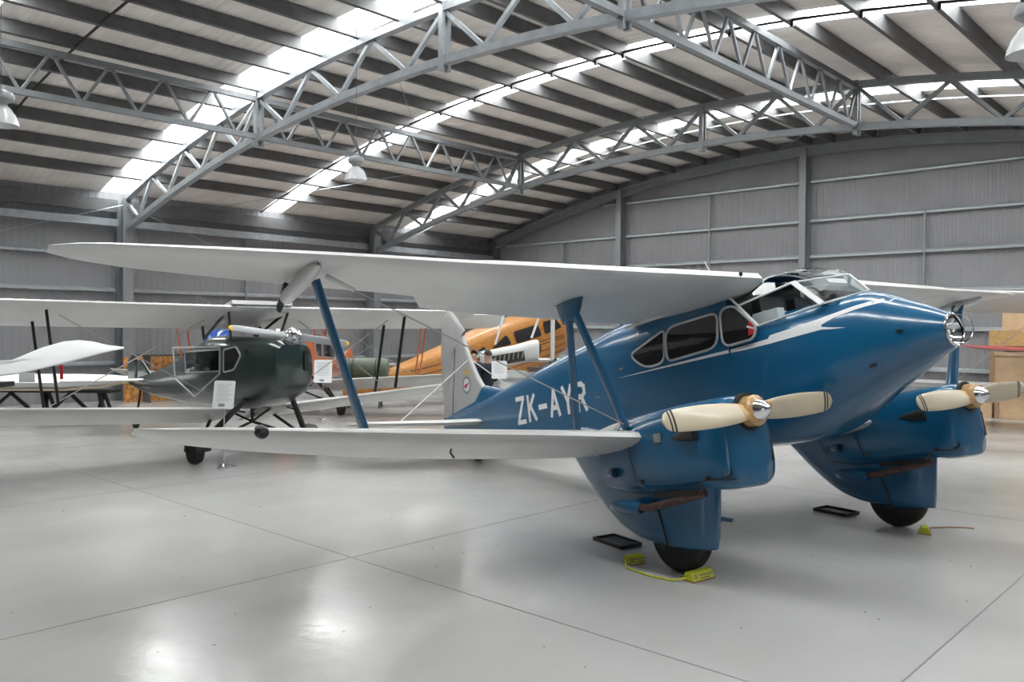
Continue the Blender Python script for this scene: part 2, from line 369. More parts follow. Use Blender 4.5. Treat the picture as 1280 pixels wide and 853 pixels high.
tn = [24.0, 22.35, 20.5, 18.75, 17.0, 14.95, 12.95, 10.9, 8.95, 7.1, 5.2, 3.3, 1.4, -.5, -2.3]
truss(X1, tn, 'steel'); truss(X2, tn, 'rafter'); truss(1.27, tn, 'steel'); truss(-7.4, tn, 'steel')
# longitudinal lattice girders
def girder(y, x0, x1, n, flip=False):
    t = struct('lattice_girder', (0, y, 0), 'straight lattice girder tying two roof trusses together'); zt = ztop(y)-.12; zb = zbot(y)+.02
    MB().box(((x0+x1)/2, 0, zt), (x1-x0, .11, .11)).build('top_chord', 'rafter', t, False)
    MB().box(((x0+x1)/2, 0, zb), (x1-x0, .11, .11)).build('bottom_chord', 'rafter', t, False)
    s = (x1-x0)/n
    for i in range(n):
        a = x0+s*i; 
        MB().bar((a+.1*s, 0, zt-.05), (a+s*.55, 0, zb+.05), .05, .05).build('web_strut', 'rafter', t, False)
        MB().bar((a+s*.6, 0, zb+.05), (a+s*1.03, 0, zt-.05), .05, .05).build('web_strut', 'rafter', t, False)
girder(17.0, X1+.1, X2-.1, 8); girder(17.0, 1.37, X1-.1, 8); girder(7.1, X1+.1, X2-.1, 9); girder(7.1, 1.37, X1-.1, 8)
# high-bay lamps
def lamp(loc, label, L, s=1.0):
    t = thing('pendant_lamp', label, 'lamp', loc, 0, 'high bay lamps under the roof')
    MB().tube([(0, 0, .42*s), (0, 0, L)], .004, 6).build('cable', 'steeldk', t)
    MB().lathe([(.03*s, .50*s), (.035*s, .44*s), (.13*s, .41*s), (.15*s, .36*s), (.14*s, .32*s), (.07*s, .27*s), (.06*s, .23*s)], n=24, caps=True).build('ballast_housing', 'bladegrey', t)
    MB().lathe([(.075*s, .24*s), (.11*s, .21*s), (.17*s, .12*s), (.195*s, .04*s), (.205*s, 0), (.198*s, .0), (.188*s, .04*s), (.165*s, .115*s), (.07*s, .22*s)], n=32).build('shade', 'lampglass', t)
    MB().lathe([(.02*s, .23*s), (.045*s, .17*s), (.05*s, .12*s), (.03*s, .07*s), (0, .06*s)], n=16).build('bulb', 'board', t)
    return t
lamp((7.90, 10.64, 4.37), 'ribbed glass pendant lamp hanging before the middle skylight strip', 2.9, .86)
lamp((2.90, 10.15, 4.23), 'pendant lamp cut off by the left edge, below the lattice girder', 3.4, .86)
lamp((6.925, 1.40, 4.08), 'large silver pendant lamp cut off by the upper right edge', 2.0, .86)
# ================================================================== AIRCRAFT BUILDERS
PB = radians(12.5)
def B(u, y, w, pb=PB): return Vector((u*cos(pb)-w*sin(pb), y, u*sin(pb)+w*cos(pb)))
# fuselage stations: u, w_bottom, w_top, half width, superellipse power
FUS = [(-7.0, 1.86, 2.14, .015, 2), (-6.6, 1.74, 2.18, .08, 2), (-5.6, 1.55, 2.22, .23, 3.2), (-4.8, 1.43, 2.285, .33, 4.5), (-3.5, 1.24, 2.405, .47, 5.5),
       (-2.1, 1.08, 2.56, .58, 5.5), (-1.4, 1.02, 2.64, .62, 4.0), (-.3, .99, 2.665, .64, 4.0), (.06, .99, 2.66, .635, 3.8)]
NOSE = [(.06, .99, 2.24, .635, 3.8), (.30, .99, 2.24, .63, 3.5), (.6, 1.03, 2.25, .61, 3.0), (.9, 1.14, 2.26, .56, 2.7), (1.22, 1.30, 2.25, .47, 2.3), (1.57, 1.455, 2.095, .33, 2.1), (1.80, 1.56, 1.965, .21, 2), (1.92, 1.615, 1.885, .136, 2)]
def fus(u):
    T = FUS if u < .06 else NOSE
    return interp(T, u)
def fside(u, w, s=-1, off=.004):
    wb, wt, hw, n = fus(u); wc = (wb+wt)/2; hh = (wt-wb)/2; k = min(.999, abs((w-wc)/hh))
    return s*(hw*(1-k**n)**(1/n)+off)
def fus_ring(u, T, n=48):
    wb, wt, hw, p = interp(T, u); wc = (wb+wt)/2; hh = (wt-wb)/2; r = []
    for k in range(n):
        a = 2*pi*(k+.5)/n; c, s_ = cos(a), sin(a)
        r.append(B(u, hw*math.copysign(abs(c)**(2/p), c), wc + hh*math.copysign(abs(s_)**(2/p), s_)))
    return r
def fus_body(mb, T, step=.16, caps=True):
    n = int((T[-1][0]-T[0][0])/step)+1
    return mb.loft([fus_ring(lerp(T[0][0], T[-1][0], i/n), T) for i in range(n+1)], caps)
def rpoly(pts, r, n=5):     # rounded polygon in 2D
    out = []; N = len(pts)
    for i in range(N):
        p = Vector(pts[i]); a = Vector(pts[i-1]); b = Vector(pts[(i+1) % N]); da = (a-p).normalized(); db = (b-p).normalized()
        rr = r[i] if isinstance(r, (list, tuple)) else r
        rr = min(rr, (a-p).length*.49, (b-p).length*.49)
        for k in range(n+1):
            t = k/n; out.append((p+da*rr)*(1-t)**2 + p*2*t*(1-t) + (p+db*rr)*t*t)
    return out
def densify(P, d=.06):
    out = []
    for i in range(len(P)):
        a = P[i]; b = P[(i+1) % len(P)]; n = max(1, int((b-a).length/d))
        for k in range(n): out.append(a.lerp(b, k/n))
    return out
def airfoil(n=11):
    up_, lo = [], []
    for i in range(n):
        x = (1-cos(pi*i/(n-1)))/2
        t = 5*(.2969*sqrt(x)-.126*x-.3516*x*x+.2843*x**3-.1036*x**4); c = .045*(1-(2*x-.8)**2/1.44) if x > 0 else 0
        up_.append((x, max(c, 0)+t*.5)); lo.append((x, max(c, 0)*.55-t*.5))
    return up_ + lo[::-1][1:-1]
AF = airfoil()
def wing(mb, secs, th=.12):     # secs: (y, xLE, zLE, xTE, zTE[, thickness])
    rings = []
    for s in secs:
        y, xl, zl, xt, zt = s[:5]; t = s[5] if len(s) > 5 else th
        c = Vector((xt-xl, 0, zt-zl)); L = c.length; c.normalize(); nrm = Vector((c.z, 0, -c.x))
        if nrm.z < 0: nrm = -nrm
        rings.append([Vector((xl, y, zl)) + c*(px*L) + nrm*(pz*t*1.7*L) for px, pz in AF])
    return mb.loft(rings, True)
def wing_secs(T, n):            # resample table rows (y, ...)
    T = sorted(T, key=lambda r: r[0]); a, b = T[0][0], T[-1][0]
    return [(lerp(a, b, i/n), *interp(T, lerp(a, b, i/n))) for i in range(n+1)]
def blade(L, w0, w1, w2, th, ax, rad, fwd, sgn, twist0=32, twist1=12, n=18):
    # returns MB-ready rings: blade along rad*sgn, flat across ax x rad
    rings = []
    for i in range(n+1):
        t = sin(.5*pi*i/n); r = .09 + (L-.09)*t
        w = interp([(0, w0), (.18, w1*.93), (.45, w1), (.8, w2), (.93, w2*.86), (.98, w2*.6), (1, w2*.2)], t)[0]
        tw = radians(lerp(twist0, twist1, min(1, t*1.3))); thk = th*(1-.75*t)
        e = fwd*cos(tw) + ax*sin(tw)*sgn; f_ = ax*cos(tw) - fwd*sin(tw)*sgn
        rings.append([rad*(sgn*r) + e*(cos(2*pi*k/14)*w/2) + f_*(sin(2*pi*k/14)*thk/2) for k in range(14)])
    return rings
def propeller(parent, hub, ax, rad, L=.97, mats=('cream', 'tanwood', 'black'), stripes=True, spin='chrome', tip=None, wmax=.205, hubR=.125):
    ax = Vector(ax).normalized(); rad = Vector(rad); rad = (rad - ax*rad.dot(ax)).normalized(); fwd = ax.cross(rad)
    hub = Vector(hub)
    def sh(rings): return [[hub+v for v in r] for r in rings]
    pr = MB().lathe([(.03, -.10), (hubR*.8, -.09), (hubR, -.05), (hubR, .03), (hubR*.75, .06), (.03, .065)], hub, ax, 24, True).build('propeller', mats[1], parent)
    for sg in (1, -1):
        R = sh(blade(L, .15, wmax*1.0, wmax*.88, .07, ax, rad, fwd, sg))
        k0 = 1 if mats[1] != mats[0] else 0
        if k0: MB().loft(R[:k0+1], True).build('blade_root', mats[1], pr)
        bl = MB().loft(R[k0:], True).build('blade', mats[0], pr)
        if tip: MB().loft([[hub + (v-hub)*1.002 + ax*0 for v in r] for r in R[-5:]], True).build('blade_tip', tip, pr)
        if stripes:
            for q in (.885, .925):
                i = 18*2/pi*math.asin(q); i0 = int(i); fr = i-i0; rr = []
                for dq in (-.26, .26):
                    ring = [a.lerp(b, fr+dq) for a, b in zip(R[i0], R[i0+1])]; c = sum(ring, Vector())/len(ring); rr.append([c+(v-c)*1.03+(v-c).normalized()*.002 for v in ring])
                MB().loft(rr, False).build('blade_stripe', mats[2], pr)
    return pr
# ================================================================== BLUE AIRLINER
bl = thing('twin_engine_biplane', 'large blue and silver twin-engined biplane in the foreground, lettered ZK-AYR', 'aircraft', (7.9630, 3.5187, 0), radians(-104.02))
fb = MB(); fus_body(fb, FUS, .14); f_o = fb.build('fuselage', 'blue', bl, True, 50)
no = MB(); fus_body(no, NOSE, .07, False); nose = no.build('nose', 'blue', bl, True, 50)
# dark cockpit deck and bulkhead inside the glazing
cp = MB(); 
cp.box(B(.55, 0, 2.0), (1.0, .9, .02), (B(1, 0, 0), Vector((0, 1, 0)), B(0, 0, 1))).build('cockpit_deck', 'dark', bl)
MB().box(B(.10, 0, 2.33), (.03, 1.0, .6), (B(1, 0, 0), Vector((0, 1, 0)), B(0, 0, 1))).build('bulkhead', 'dark', bl)
def rbox(mb, c, d, r=.04, ax=None):   # soft box
    return mb.box(c, d, ax)
AXB = (B(1, 0, 0), Vector((0, 1, 0)), B(0, 0, 1))
for y in (-.26, .26):
    st = MB().box(B(.30, y, 2.16), (.10, .36, .5), AXB).build('pilot_seat', 'dark', bl)
    MB().box(B(.365, y, 2.14), (.03, .33, .26), AXB).build('seat_cover', 'cover', st)
MB().box(B(.30, -.40, 2.17), (.28, .16, .12), AXB).box(B(.5, -.36, 2.14), (.2, .16, .07), AXB).box(B(.43, -.44, 2.195), (.30, .10, .11), AXB).build('white_cloth', 'cover', bl)
MB().tor(B(.80, -.18, 2.28), B(1, 0, .4), .14, .012).tube([B(.80, -.32, 2.28), B(.86, -.18, 2.24), B(.80, -.04, 2.28)], .012).tube([B(.86, -.18, 2.24), B(1.0, -.16, 2.0)], .016).build('control_yoke', 'dark', bl)
MB().box(B(1.0, 0, 2.24), (.06, .76, .13), AXB).build('instrument_panel', 'dark', bl)
# canopy points (body axes): mirrored about y
def cpt(k, s=-1):
    P = {'P1': (.41, -.585, 2.11), 'P2': (1.06, -.48, 2.17), 'P3': (1.22, 0, 2.265), 'P4': (.75, -.42, 2.45), 'P5': (1.05, 0, 2.46), 'P6': (.22, -.60, 2.35), 'P7': (.06, -.58, 2.52), 'P9': (.38, -.38, 2.545), 'T1': (.38, 0, 2.635), 'T2': (.72, 0, 2.62), 'T3': (.95, 0, 2.54), 'E1': (.58, -.40, 2.52), 'R1': (.06, -.45, 2.60), 'R0': (.06, 0, 2.66)}[k]
    return B(P[0], P[1]*(-s), P[2])
for s in (-1, 1):
    side = 'side_window'
    MB().add([cpt('P1', s), cpt('P2', s), cpt('P4', s), cpt('P6', s)], [(0, 1, 2, 3)]).build('side_window', 'glass', bl, False)
    MB().add([cpt('P6', s), cpt('P4', s), cpt('P9', s), cpt('P7', s)], [(0, 1, 2, 3)]).build('quarter_window', 'glass', bl, False)
    MB().add([cpt('P2', s), cpt('P3', s), cpt('P5', s), cpt('P4', s)], [(0, 1, 2, 3)]).build('windscreen_pane', 'glass', bl, False)
    m = MB()
    for a, b, w in (('P2', 'P4', .05), ('P1', 'P2', .014), ('P2', 'P3', .022), ('P4', 'P5', .022), ('P6', 'P4', .022), ('P6', 'P1', .022), ('P7', 'P6', .02)):
        m.bar(cpt(a, s), cpt(b, s), w, .014, B(0, s*.6, .8))
    if s == -1: m.bar(cpt('P3', s), cpt('P5', s), .024, .02, B(.6, 0, .5))
    m.build('canopy_frame', 'white', bl)
    # roof glazing and painted roof strip
    def arcrow(e, t, u0=None, n=8):
        a = cpt(e, s); b = cpt(t, s); return [Vector((lerp(a.x, b.x, k/n), a.y*cos(k/n*pi/2), lerp(a.z, b.z, sin(k/n*pi/2)))) for k in range(n+1)]
    MB().grid([arcrow('P9', 'T1'), arcrow('E1', 'T2'), arcrow('P4', 'T3')]).build('roof_window', 'glass', bl)
    MB().add([cpt('P4', s), cpt('T3', s), cpt('P5', s)], [(0, 1, 2)]).build('roof_window', 'glass', bl, False)
    MB().grid([arcrow('R1', 'R0'), arcrow('P9', 'T1')]).build('roof_skin', 'blue', bl)
    MB().tube([cpt('P9', s), *arcrow('P9', 'T1')[1:]], .008).build('roof_hoop', 'silver', bl)
# coaming between deck side and glazing foot
# cabin windows
wins = [([(-1.40, 2.17), (-.80, 2.34), (-.84, 1.99), (-1.17, 1.98)], (.10, .07, .12, .16)),
        ([(-.78, 2.345), (-.03, 2.345), (-.07, 2.0), (-.80, 1.99)], (.14, .10, .14, .08)),
        ([(.00, 2.36), (.17, 2.37), (.44, 2.10), (.38, 1.99), (-.005, 1.985)], (.13, .10, .08, .09, .10))]
for s in (-1, 1):
    for P, r in wins:
        P2 = densify(rpoly(P, r), .05); c = sum(P2, Vector((0, 0)))/len(P2)
        rings = [[B(q.x, fside(min(q.x, .05), q.y, s, .006), q.y) for q in [c+(p-c)*t for p in P2]] for t in (1, .66, .33, .02)]
        MB().loft(rings, False).build('cabin_window', 'dkglass', bl)
        ring = [B(p.x, fside(min(p.x, .05), p.y, s, .008), p.y) for p in P2]
        MB().tube(ring+[ring[0]], .0135, 6, False).build('window_frame', 'frame', bl)
MB().add([B(.36, -.650, 2.18), B(.44, -.640, 2.10), B(.43, -.645, 2.04), B(.33, -.652, 2.03)], [(0, 1, 2, 3)]).build('red_sticker', 'red', bl, False)
MB().add([B(.33, -.654, 2.11), B(.43, -.647, 2.07), B(.43, -.647, 2.085), B(.33, -.654, 2.13)], [(0, 1, 2, 3)]).build('white_sticker_bar', 'white', bl, False)
# lightning cheat line
def ribbon(mb, rows, s, off=.004):
    R = []
    for i in range(len(rows)-1):
        a, b = rows[i], rows[i+1]; n = max(1, int(abs(b[0]-a[0])/.05))
        for k in range(n): R.append([lerp(x, y, k/n) for x, y in zip(a, b)])
    R.append(rows[-1])
    return mb.grid([[B(u, fside(u, lerp(w0, w1, k/3), s, off), lerp(w0, w1, k/3)) for k in range(4)] for u, w0, w1 in R])
for s in (-1, 1):
    m = MB()
    ribbon(m, [(-1.62, 1.952, 1.955), (-.62, 1.93, 1.952), (.05, 1.918, 1.95)], s)
    ribbon(m, [(.061, 1.918, 1.95), (.25, 1.912, 1.955), (.50, 1.915, 1.965), (.52, 1.915, 1.995), (.75, 1.925, 2.015), (.95, 1.935, 2.035), (1.03, 1.94, 2.05)], s)
    ribbon(m, [(1.03, 1.94, 1.965), (1.12, 1.925, 1.94), (1.23, 1.915, 1.917)], s)
    ribbon(m, [(1.03, 1.985, 2.05), (1.12, 2.02, 2.065), (1.30, 2.06, 2.10), (1.45, 2.085, 2.125), (1.52, 2.09, 2.115)], s)
    m.build('cheat_line', 'white', bl)
# registration letters: strokes on the fuselage side
def letters(s, u0, u1, w, h):
    G_ = {'Z': [((0, 1), (1, 1)), ((.94, .96), (.06, .04)), ((0, 0), (1, 0))], 'K': [((.1, 0), (.1, 1)), ((.16, .45), (.9, 1)), ((.35, .58), (.95, 0))], '-': [((0, .45), (1, .45))],
          'A': [((.05, 0), (.5, 1)), ((.5, 1), (.95, 0)), ((.25, .3), (.75, .3))], 'Y': [((.05, 1), (.5, .45)), ((.95, 1), (.5, .45)), ((.5, .5), (.5, 0))],
          'R': [((.1, 0), (.1, 1)), ((.1, .97), (.62, .97)), ((.62, .97), (.86, .86)), ((.86, .88), (.86, .62)), ((.86, .64), (.62, .5)), ((.62, .5), (.1, .5)), ((.5, .5), (.92, 0))]}
    m = MB(); T = .062; adv = [.225, .225, .19, .235, .225, .22]; x = 0; tot = sum(adv)+5*.105
    for ch, a in zip('ZK-AYR', adv):
        for (x0, y0), (x1, y1) in G_[ch]:
            p = Vector((x+x0*(a), y0*(h-T)+T/2)); q = Vector((x+x1*(a), y1*(h-T)+T/2)); d = (q-p).normalized(); nn_ = Vector((-d.y, d.x))*(T/2)
            if ch == '-': nn_ *= 1.1
            p = p - d*T*.35; q = q + d*T*.35; n = 8; rows = []
            for i in range(n+1):
                c = p.lerp(q, i/n); row = []
                for e in (-1, 0, 1):
                    v = c + nn_*e; v.y = min(max(v.y, 0), h)
                    U = u0+(v.x/tot)*(u1-u0) if s < 0 else u1-(v.x/tot)*(u1-u0); W = w+v.y + (U-u0)*-.02; row.append(B(U, fside(U, W, s, .005), W))
                rows.append(row)
            m.grid(rows)
        x += a+.105
    return m
letters(-1, -4.10, -2.34, 1.70, .385).build('registration_letters', 'white', bl)
letters(1, -4.02, -2.28, 1.70, .385).build('registration_letters', 'white', bl)
# small fittings on the nose
for u, w in ((1.62, 1.80), (1.36, 1.55), (-1.58, 2.05), (-2.1, 1.80)):
    MB().bar(B(u-.03, fside(u, w, -1, .004), w), B(u+.04, fside(u, w, -1, .004), w+.002), .012, .02).build('latch', 'dark' if u > 0 else 'bolt', bl)
MB().tube([B(-2.1, 0, 2.58), B(-6.3, 0, 2.215)], .012, 6).build('spine_bead', 'silver', bl)
# landing lamp in the nose
lc = (1.92, 1.75)
MB().tor(B(1.92, 0, 1.75), B(1, 0, 0), .134, .012, 32).build('lamp_ring', 'chrome', bl)
MB().lathe([(.0, 0), (.05, .01), (.095, .05), (.115, .11)], B(1.80, 0, 1.74), B(1, 0, 0), 28).build('lamp_reflector', 'chrome', bl)
MB().lathe([(.128, -.02), (.120, -.17), (.001, -.19)], B(1.92, 0, 1.75), B(1, 0, 0), 28).build('lamp_well', 'dark', bl)
MB().lathe([(.13, 0), (.124, .05), (.102, .095), (.062, .128), (.001, .14)], B(1.92, 0, 1.75), B(1, 0, 0), 28).build('lamp_lens', 'lens', bl)
MB().lathe([(.02, 0), (.022, .05), (.001, .06)], B(1.82, 0, 1.74), B(1, 0, 0), 12).build('lamp_bulb', 'board', bl)
# tail: fin, rudder, tailplane
def flat_surface(outl, th, mat, name, parent, axis='y', off=0.0):   # outline in (x,z) or (x,y); thin symmetric section via bevelled rings
    c = sum((Vector(p) for p in outl), Vector((0, 0)))/len(outl); rings = []
    for t, k in ((1, 0), (.97, .35), (.88, .8), (.6, 1), (.02, 1)):
        rings.append([(c+(Vector(p)-c)*t, k*th/2) for p in outl])
    m = MB()
    for sg in (1, -1):
        R = []
        for r in rings:
            R.append([Vector((p.x, off+sg*h, p.y)) if axis == 'y' else Vector((p.x, p.y, off+sg*h)) for p, h in r])
        m.loft(R, False)
    return m.build(name, mat, parent, True, 60)
def V2(*a): return [Vector(p) for p in a]
fin_ol = rpoly([(-6.98, .52), (-5.78, 1.04), (-6.16, 1.34), (-6.50, 1.76), (-6.66, 2.02), (-6.90, 1.95)], (.03, .05, .28, .1, .06, .02))
rud_ol = rpoly([(-7.10, .48), (-6.99, .60), (-6.92, 1.95), (-6.58, 2.06), (-6.80, 2.22), (-7.10, 2.43), (-7.38, 2.30), (-7.42, 1.6), (-7.25, .55)], (.02, .02, .02, .05, .1, .16, .1, .3, .1))
fin = flat_surface(fin_ol, .085, 'fin', 'fin', bl)
rud = flat_surface(rud_ol, .075, 'fin', 'rudder', bl)
flat_surface(rpoly([(-5.1, 1.17), (-5.55, 1.20), (-5.95, 1.22), (-6.2, .95), (-6.95, .66), (-7.0, .42), (-5.6, .88)], .03), .14, 'blue', 'fin_fillet', bl)
MB().tube([Vector((-6.99, 0, .62)), Vector((-6.92, 0, 1.94)), Vector((-6.59, 0, 2.05))], .008, 6).build('hinge_line', 'dark', bl)
# crest on the fin
def disc(c, r, y, mat, name, par, n=28, sx=1.0):
    return MB().fan([Vector((c[0]+r*sx*cos(2*pi*k/n), y, c[1]+r*sin(2*pi*k/n))) for k in range(n)]).build(name, mat, par, False)
for s in (-1, 1):
    y = s*.046; q = s*.0015; C0 = (-6.46, 1.19)
    disc(C0, .150, y, 'print', 'crest_border', fin, sx=.9); disc(C0, .105, y+q, 'white', 'crest_field', fin, sx=.9)
    MB().add([Vector((C0[0]+a, y+2*q, C0[1]+b)) for a, b in ((-.075, -.04), (-.02, -.06), (.03, -.01), (.085, .05), (.03, .035), (-.01, .01), (-.06, .0))], [tuple(range(7))]).build('crest_bird', 'red', fin, False)
    m = MB(); m.add([Vector((C0[0]+a, y+q, C0[1]+.165+b)) for a, b in ((-.05, 0), (.05, 0), (.065, .05), (.035, .085), (.0, .06), (-.035, .085), (-.065, .05))], [tuple(range(7))])
    m.box((C0[0], y+q, C0[1]+.275), (.02, .002, .04)).box((C0[0], y+q, C0[1]+.275), (.04, .002, .014)).build('crest_crown', 'amber', fin, False)
for s in (-1, 1):
    m = MB(); wing(m, [(s*(a), xl, zl, xt, zt, .09) for a, xl, zl, xt, zt in ((.05, -5.55, .70, -6.75, .56), (.9, -5.70, .70, -6.78, .56), (1.6, -5.90, .71, -6.80, .58), (1.95, -6.08, .71, -6.72, .60), (2.08, -6.3, .68, -6.6, .62))])
    m.build('tailplane', 'silver', bl)
    m = MB().tube([Vector((-6.45, 0, 1.62)), Vector((-6.2, s*1.35, .69))], .008, 6).build('tail_wire', 'silver', bl)
MB().lathe([(.05, -.05), (.12, -.045), (.135, -.02), (.135, .02), (.12, .045), (.05, .05)], (-6.15, 0, .135), (0, 1, 0), 24, True).build('tail_wheel', 'black', bl)
MB().fair([(-6.1, 0, .5), (-6.15, 0, .16)], .06, .05, (1, 0, 0)).build('tail_wheel_fork', 'bolt', bl)
# wings
UP = [(.50, -.08, 2.60, -1.90, 2.16, .15), (1.2, -.20, 2.61, -1.88, 2.185, .15), (2.0, -.30, 2.615, -1.84, 2.22, .145), (3.28, -.46, 2.625, -1.80, 2.30, .135), (3.36, -.47, 2.625, -1.58, 2.38, .13), (4.4, -.62, 2.64, -1.66, 2.45, .12), (5.3, -.78, 2.65, -1.76, 2.515, .10),
      (5.8, -.90, 2.655, -1.74, 2.55, .085), (6.1, -1.02, 2.66, -1.68, 2.58, .075), (6.27, -1.14, 2.66, -1.60, 2.60, .065), (6.37, -1.28, 2.655, -1.50, 2.62, .05)]
LO = [(.45, -.02, 1.10, -1.58, .74, .14), (1.95, -.17, 1.17, -1.58, .80, .14), (2.7, -.24, 1.225, -1.58, .85, .13), (3.7, -.33, 1.29, -1.58, .94, .12), (4.7, -.44, 1.355, -1.54, 1.06, .10), (5.2, -.52, 1.385, -1.50, 1.14, .09),
      (5.55, -.62, 1.40, -1.42, 1.21, .08), (5.75, -.76, 1.40, -1.32, 1.27, .07), (5.88, -.92, 1.395, -1.16, 1.33, .05)]
def plane_wing(T, s, n, name, mat='silver', par=None, off=0):
    R = wing_secs([(r[0], *r[1:]) for r in T], n); m = MB(); wing(m, [(s*r[0], *r[1:]) for r in R]); return m.build(name, mat, par or bl, True, 35)
for s in (-1, 1):
    w = plane_wing(UP, s, 34, 'upper_wing'); w2 = plane_wing(LO, s, 30, 'lower_wing')
    # silver root fillet beads along cabin roof
    MB().bar(B(-1.36, s*.66, 2.475), B(-.05, s*.66, 2.475), .03, .03).build('wing_root_bead', 'silver', bl)
    # aileron gap line under the upper wing
    P = [Vector((lerp(a[1], a[3], .78), s*a[0], lerp(a[2], a[4], .78)-.028)) for a in wing_secs(UP, 30) if a[0] > 3.6 and a[0] < 6]
    # outer strut with its silver fairing
    top = Vector((-1.02, s*4.56, 2.47)); bot = Vector((-.88, s*4.18, 1.22))
    MB().fair([bot, bot.lerp(top, .06), bot.lerp(top, .5), top], [.32, .18, .125, .16], .055, (1, 0, 0)).build('outer_strut', 'blue', bl)
    m = MB(); 
    m.lathe([(.01, 0), (.040, .04), (.058, .15), (.062, .40), (.060, .70), (.055, .78), (.01, .785)], (-.74, s*4.64, 2.575), (-.95, 0, -.30), 18).build('strut_fairing', 'silver', bl)
    MB().box((-1.30, s*4.60, 2.405), (.26, .03, .04), (Vector((.93, 0, .33)), Vector((0, 1, 0)), Vector((-.33, 0, .93)))).build('fairing_slot', 'dark', bl)
    MB().fair([(-1.42, s*4.66, 2.44), (-1.52, s*4.66, 2.32), (-1.60, s*4.66, 2.26), (-1.60, s*4.66, 2.30)], [.08, .07, .08, .05], .05, (1, 0, .2)).build('aileron_horn', 'dark', bl)
    # inner V strut
    a0 = Vector((-.98, s*2.10, 2.40)); a1 = Vector((-.90, s*2.16, 2.18))
    st = MB().fair([a0, a0.lerp(a1, .5), a1], [.42, .32, .20], .10, (1, 0, .2)).build('strut_fairing', 'blue', bl)
    MB().fair([a1+Vector((.07, 0, .08)), Vector((-.40, s*1.90, 1.22))], .10, .05, (1, 0, 0)).build('inner_strut', 'blue', bl)
    MB().fair([a1+Vector((-.03, 0, .08)), Vector((-1.00, s*1.98, 1.05))], .09, .045, (1, 0, 0)).build('inner_strut', 'blue', bl)
    MB().bar((-.80, s*2.14, 2.435), (-1.18, s*2.10, 2.335), .11, .02, (0, 0, 1)).build('strut_cap', 'dark', bl)
    # streamlined landing wire
    pA = Vector((-.95, s*4.50, 2.50)); pB_ = Vector((-.35, s*1.98, 1.27)); m = MB().fair([pA.lerp(pB_, .08), pB_], .022, .010, (1, 0, 0)); m.build('landing_wire', 'bolt', bl)
    MB().fair([pA, pA.lerp(pB_, .085)], [.09, .05], .035, (1, 0, 0)).build('wire_fairing', 'silver', bl)
MB().lathe([(.001, 0), (.034, .012), (.045, .035), (.045, .05)], (-.49, -5.13, 1.375), (-.9, .0, .0), 16).build('wing_tip_lamp', 'dark', bl)
MB().lathe([(.001, -.03), (.034, -.02), (.047, .01), (.045, .05)], (-.475, -5.13, 1.37), (-1, 0, 0), 16).build('wing_tip_lamp', 'dark', bl)
MB().tube([(-.62, -3.55, 1.19), (-.66, -3.55, 1.09), (-.60, -3.55, 1.06)], .009, 6).build('tie_down_ring', 'dark', bl)
MB().tube([(-.95, -.25, 2.66), (-1.05, -.28, 2.83)], .006, 6).build('antenna', 'white', bl)
MB().lathe([(.001, 0), (.02, .004), (.024, .012)], (-.075, -.80, 2.63), (-1, 0, 0), 12).build('wing_vent', 'dark', bl)
# engine nacelles
CW = [(-.55, .72, 1.34, .31, 3.0), (-.15, .67, 1.385, .33, 4), (.2, .685, 1.40, .335, 5), (.60, .70, 1.41, .325, 5.5), (.86, .665, 1.41, .31, 5), (.95, .67, 1.405, .29, 4.6), (1.0, .69, 1.39, .265, 4), (1.025, .74, 1.36, .23, 3.4), (1.035, .82, 1.33, .19, 3)]
def nac_ring(T, u, yc, n=44, flat=.0):
    wb, wt, hw, p = interp(T, u); wc = (wb+wt)/2; hh = (wt-wb)/2; r = []
    for k in range(n):
        a = 2*pi*(k+.5)/n; c, s_ = cos(a), sin(a); z = math.copysign(abs(s_)**(2/p), s_)
        taper = 1 - .22*max(0, z)**2
        r.append(B(u, yc + hw*taper*math.copysign(abs(c)**(2/p), c), wc+hh*z))
    return r
TR = [(-1.52, .80, 1.10, .03), (-1.30, .66, 1.12, .09), (-1.05, .50, 1.12, .14), (-.80, .36, 1.12, .18), (-.55, .26, 1.12, .205), (-.25, .215, 1.12, .22), (0, .215, 1.12, .215), (.18, .235, 1.1, .19), (.30, .255, 1.1, .15), (.37, .265, 1.1, .10), (.41, .27, 1.1, .04)]
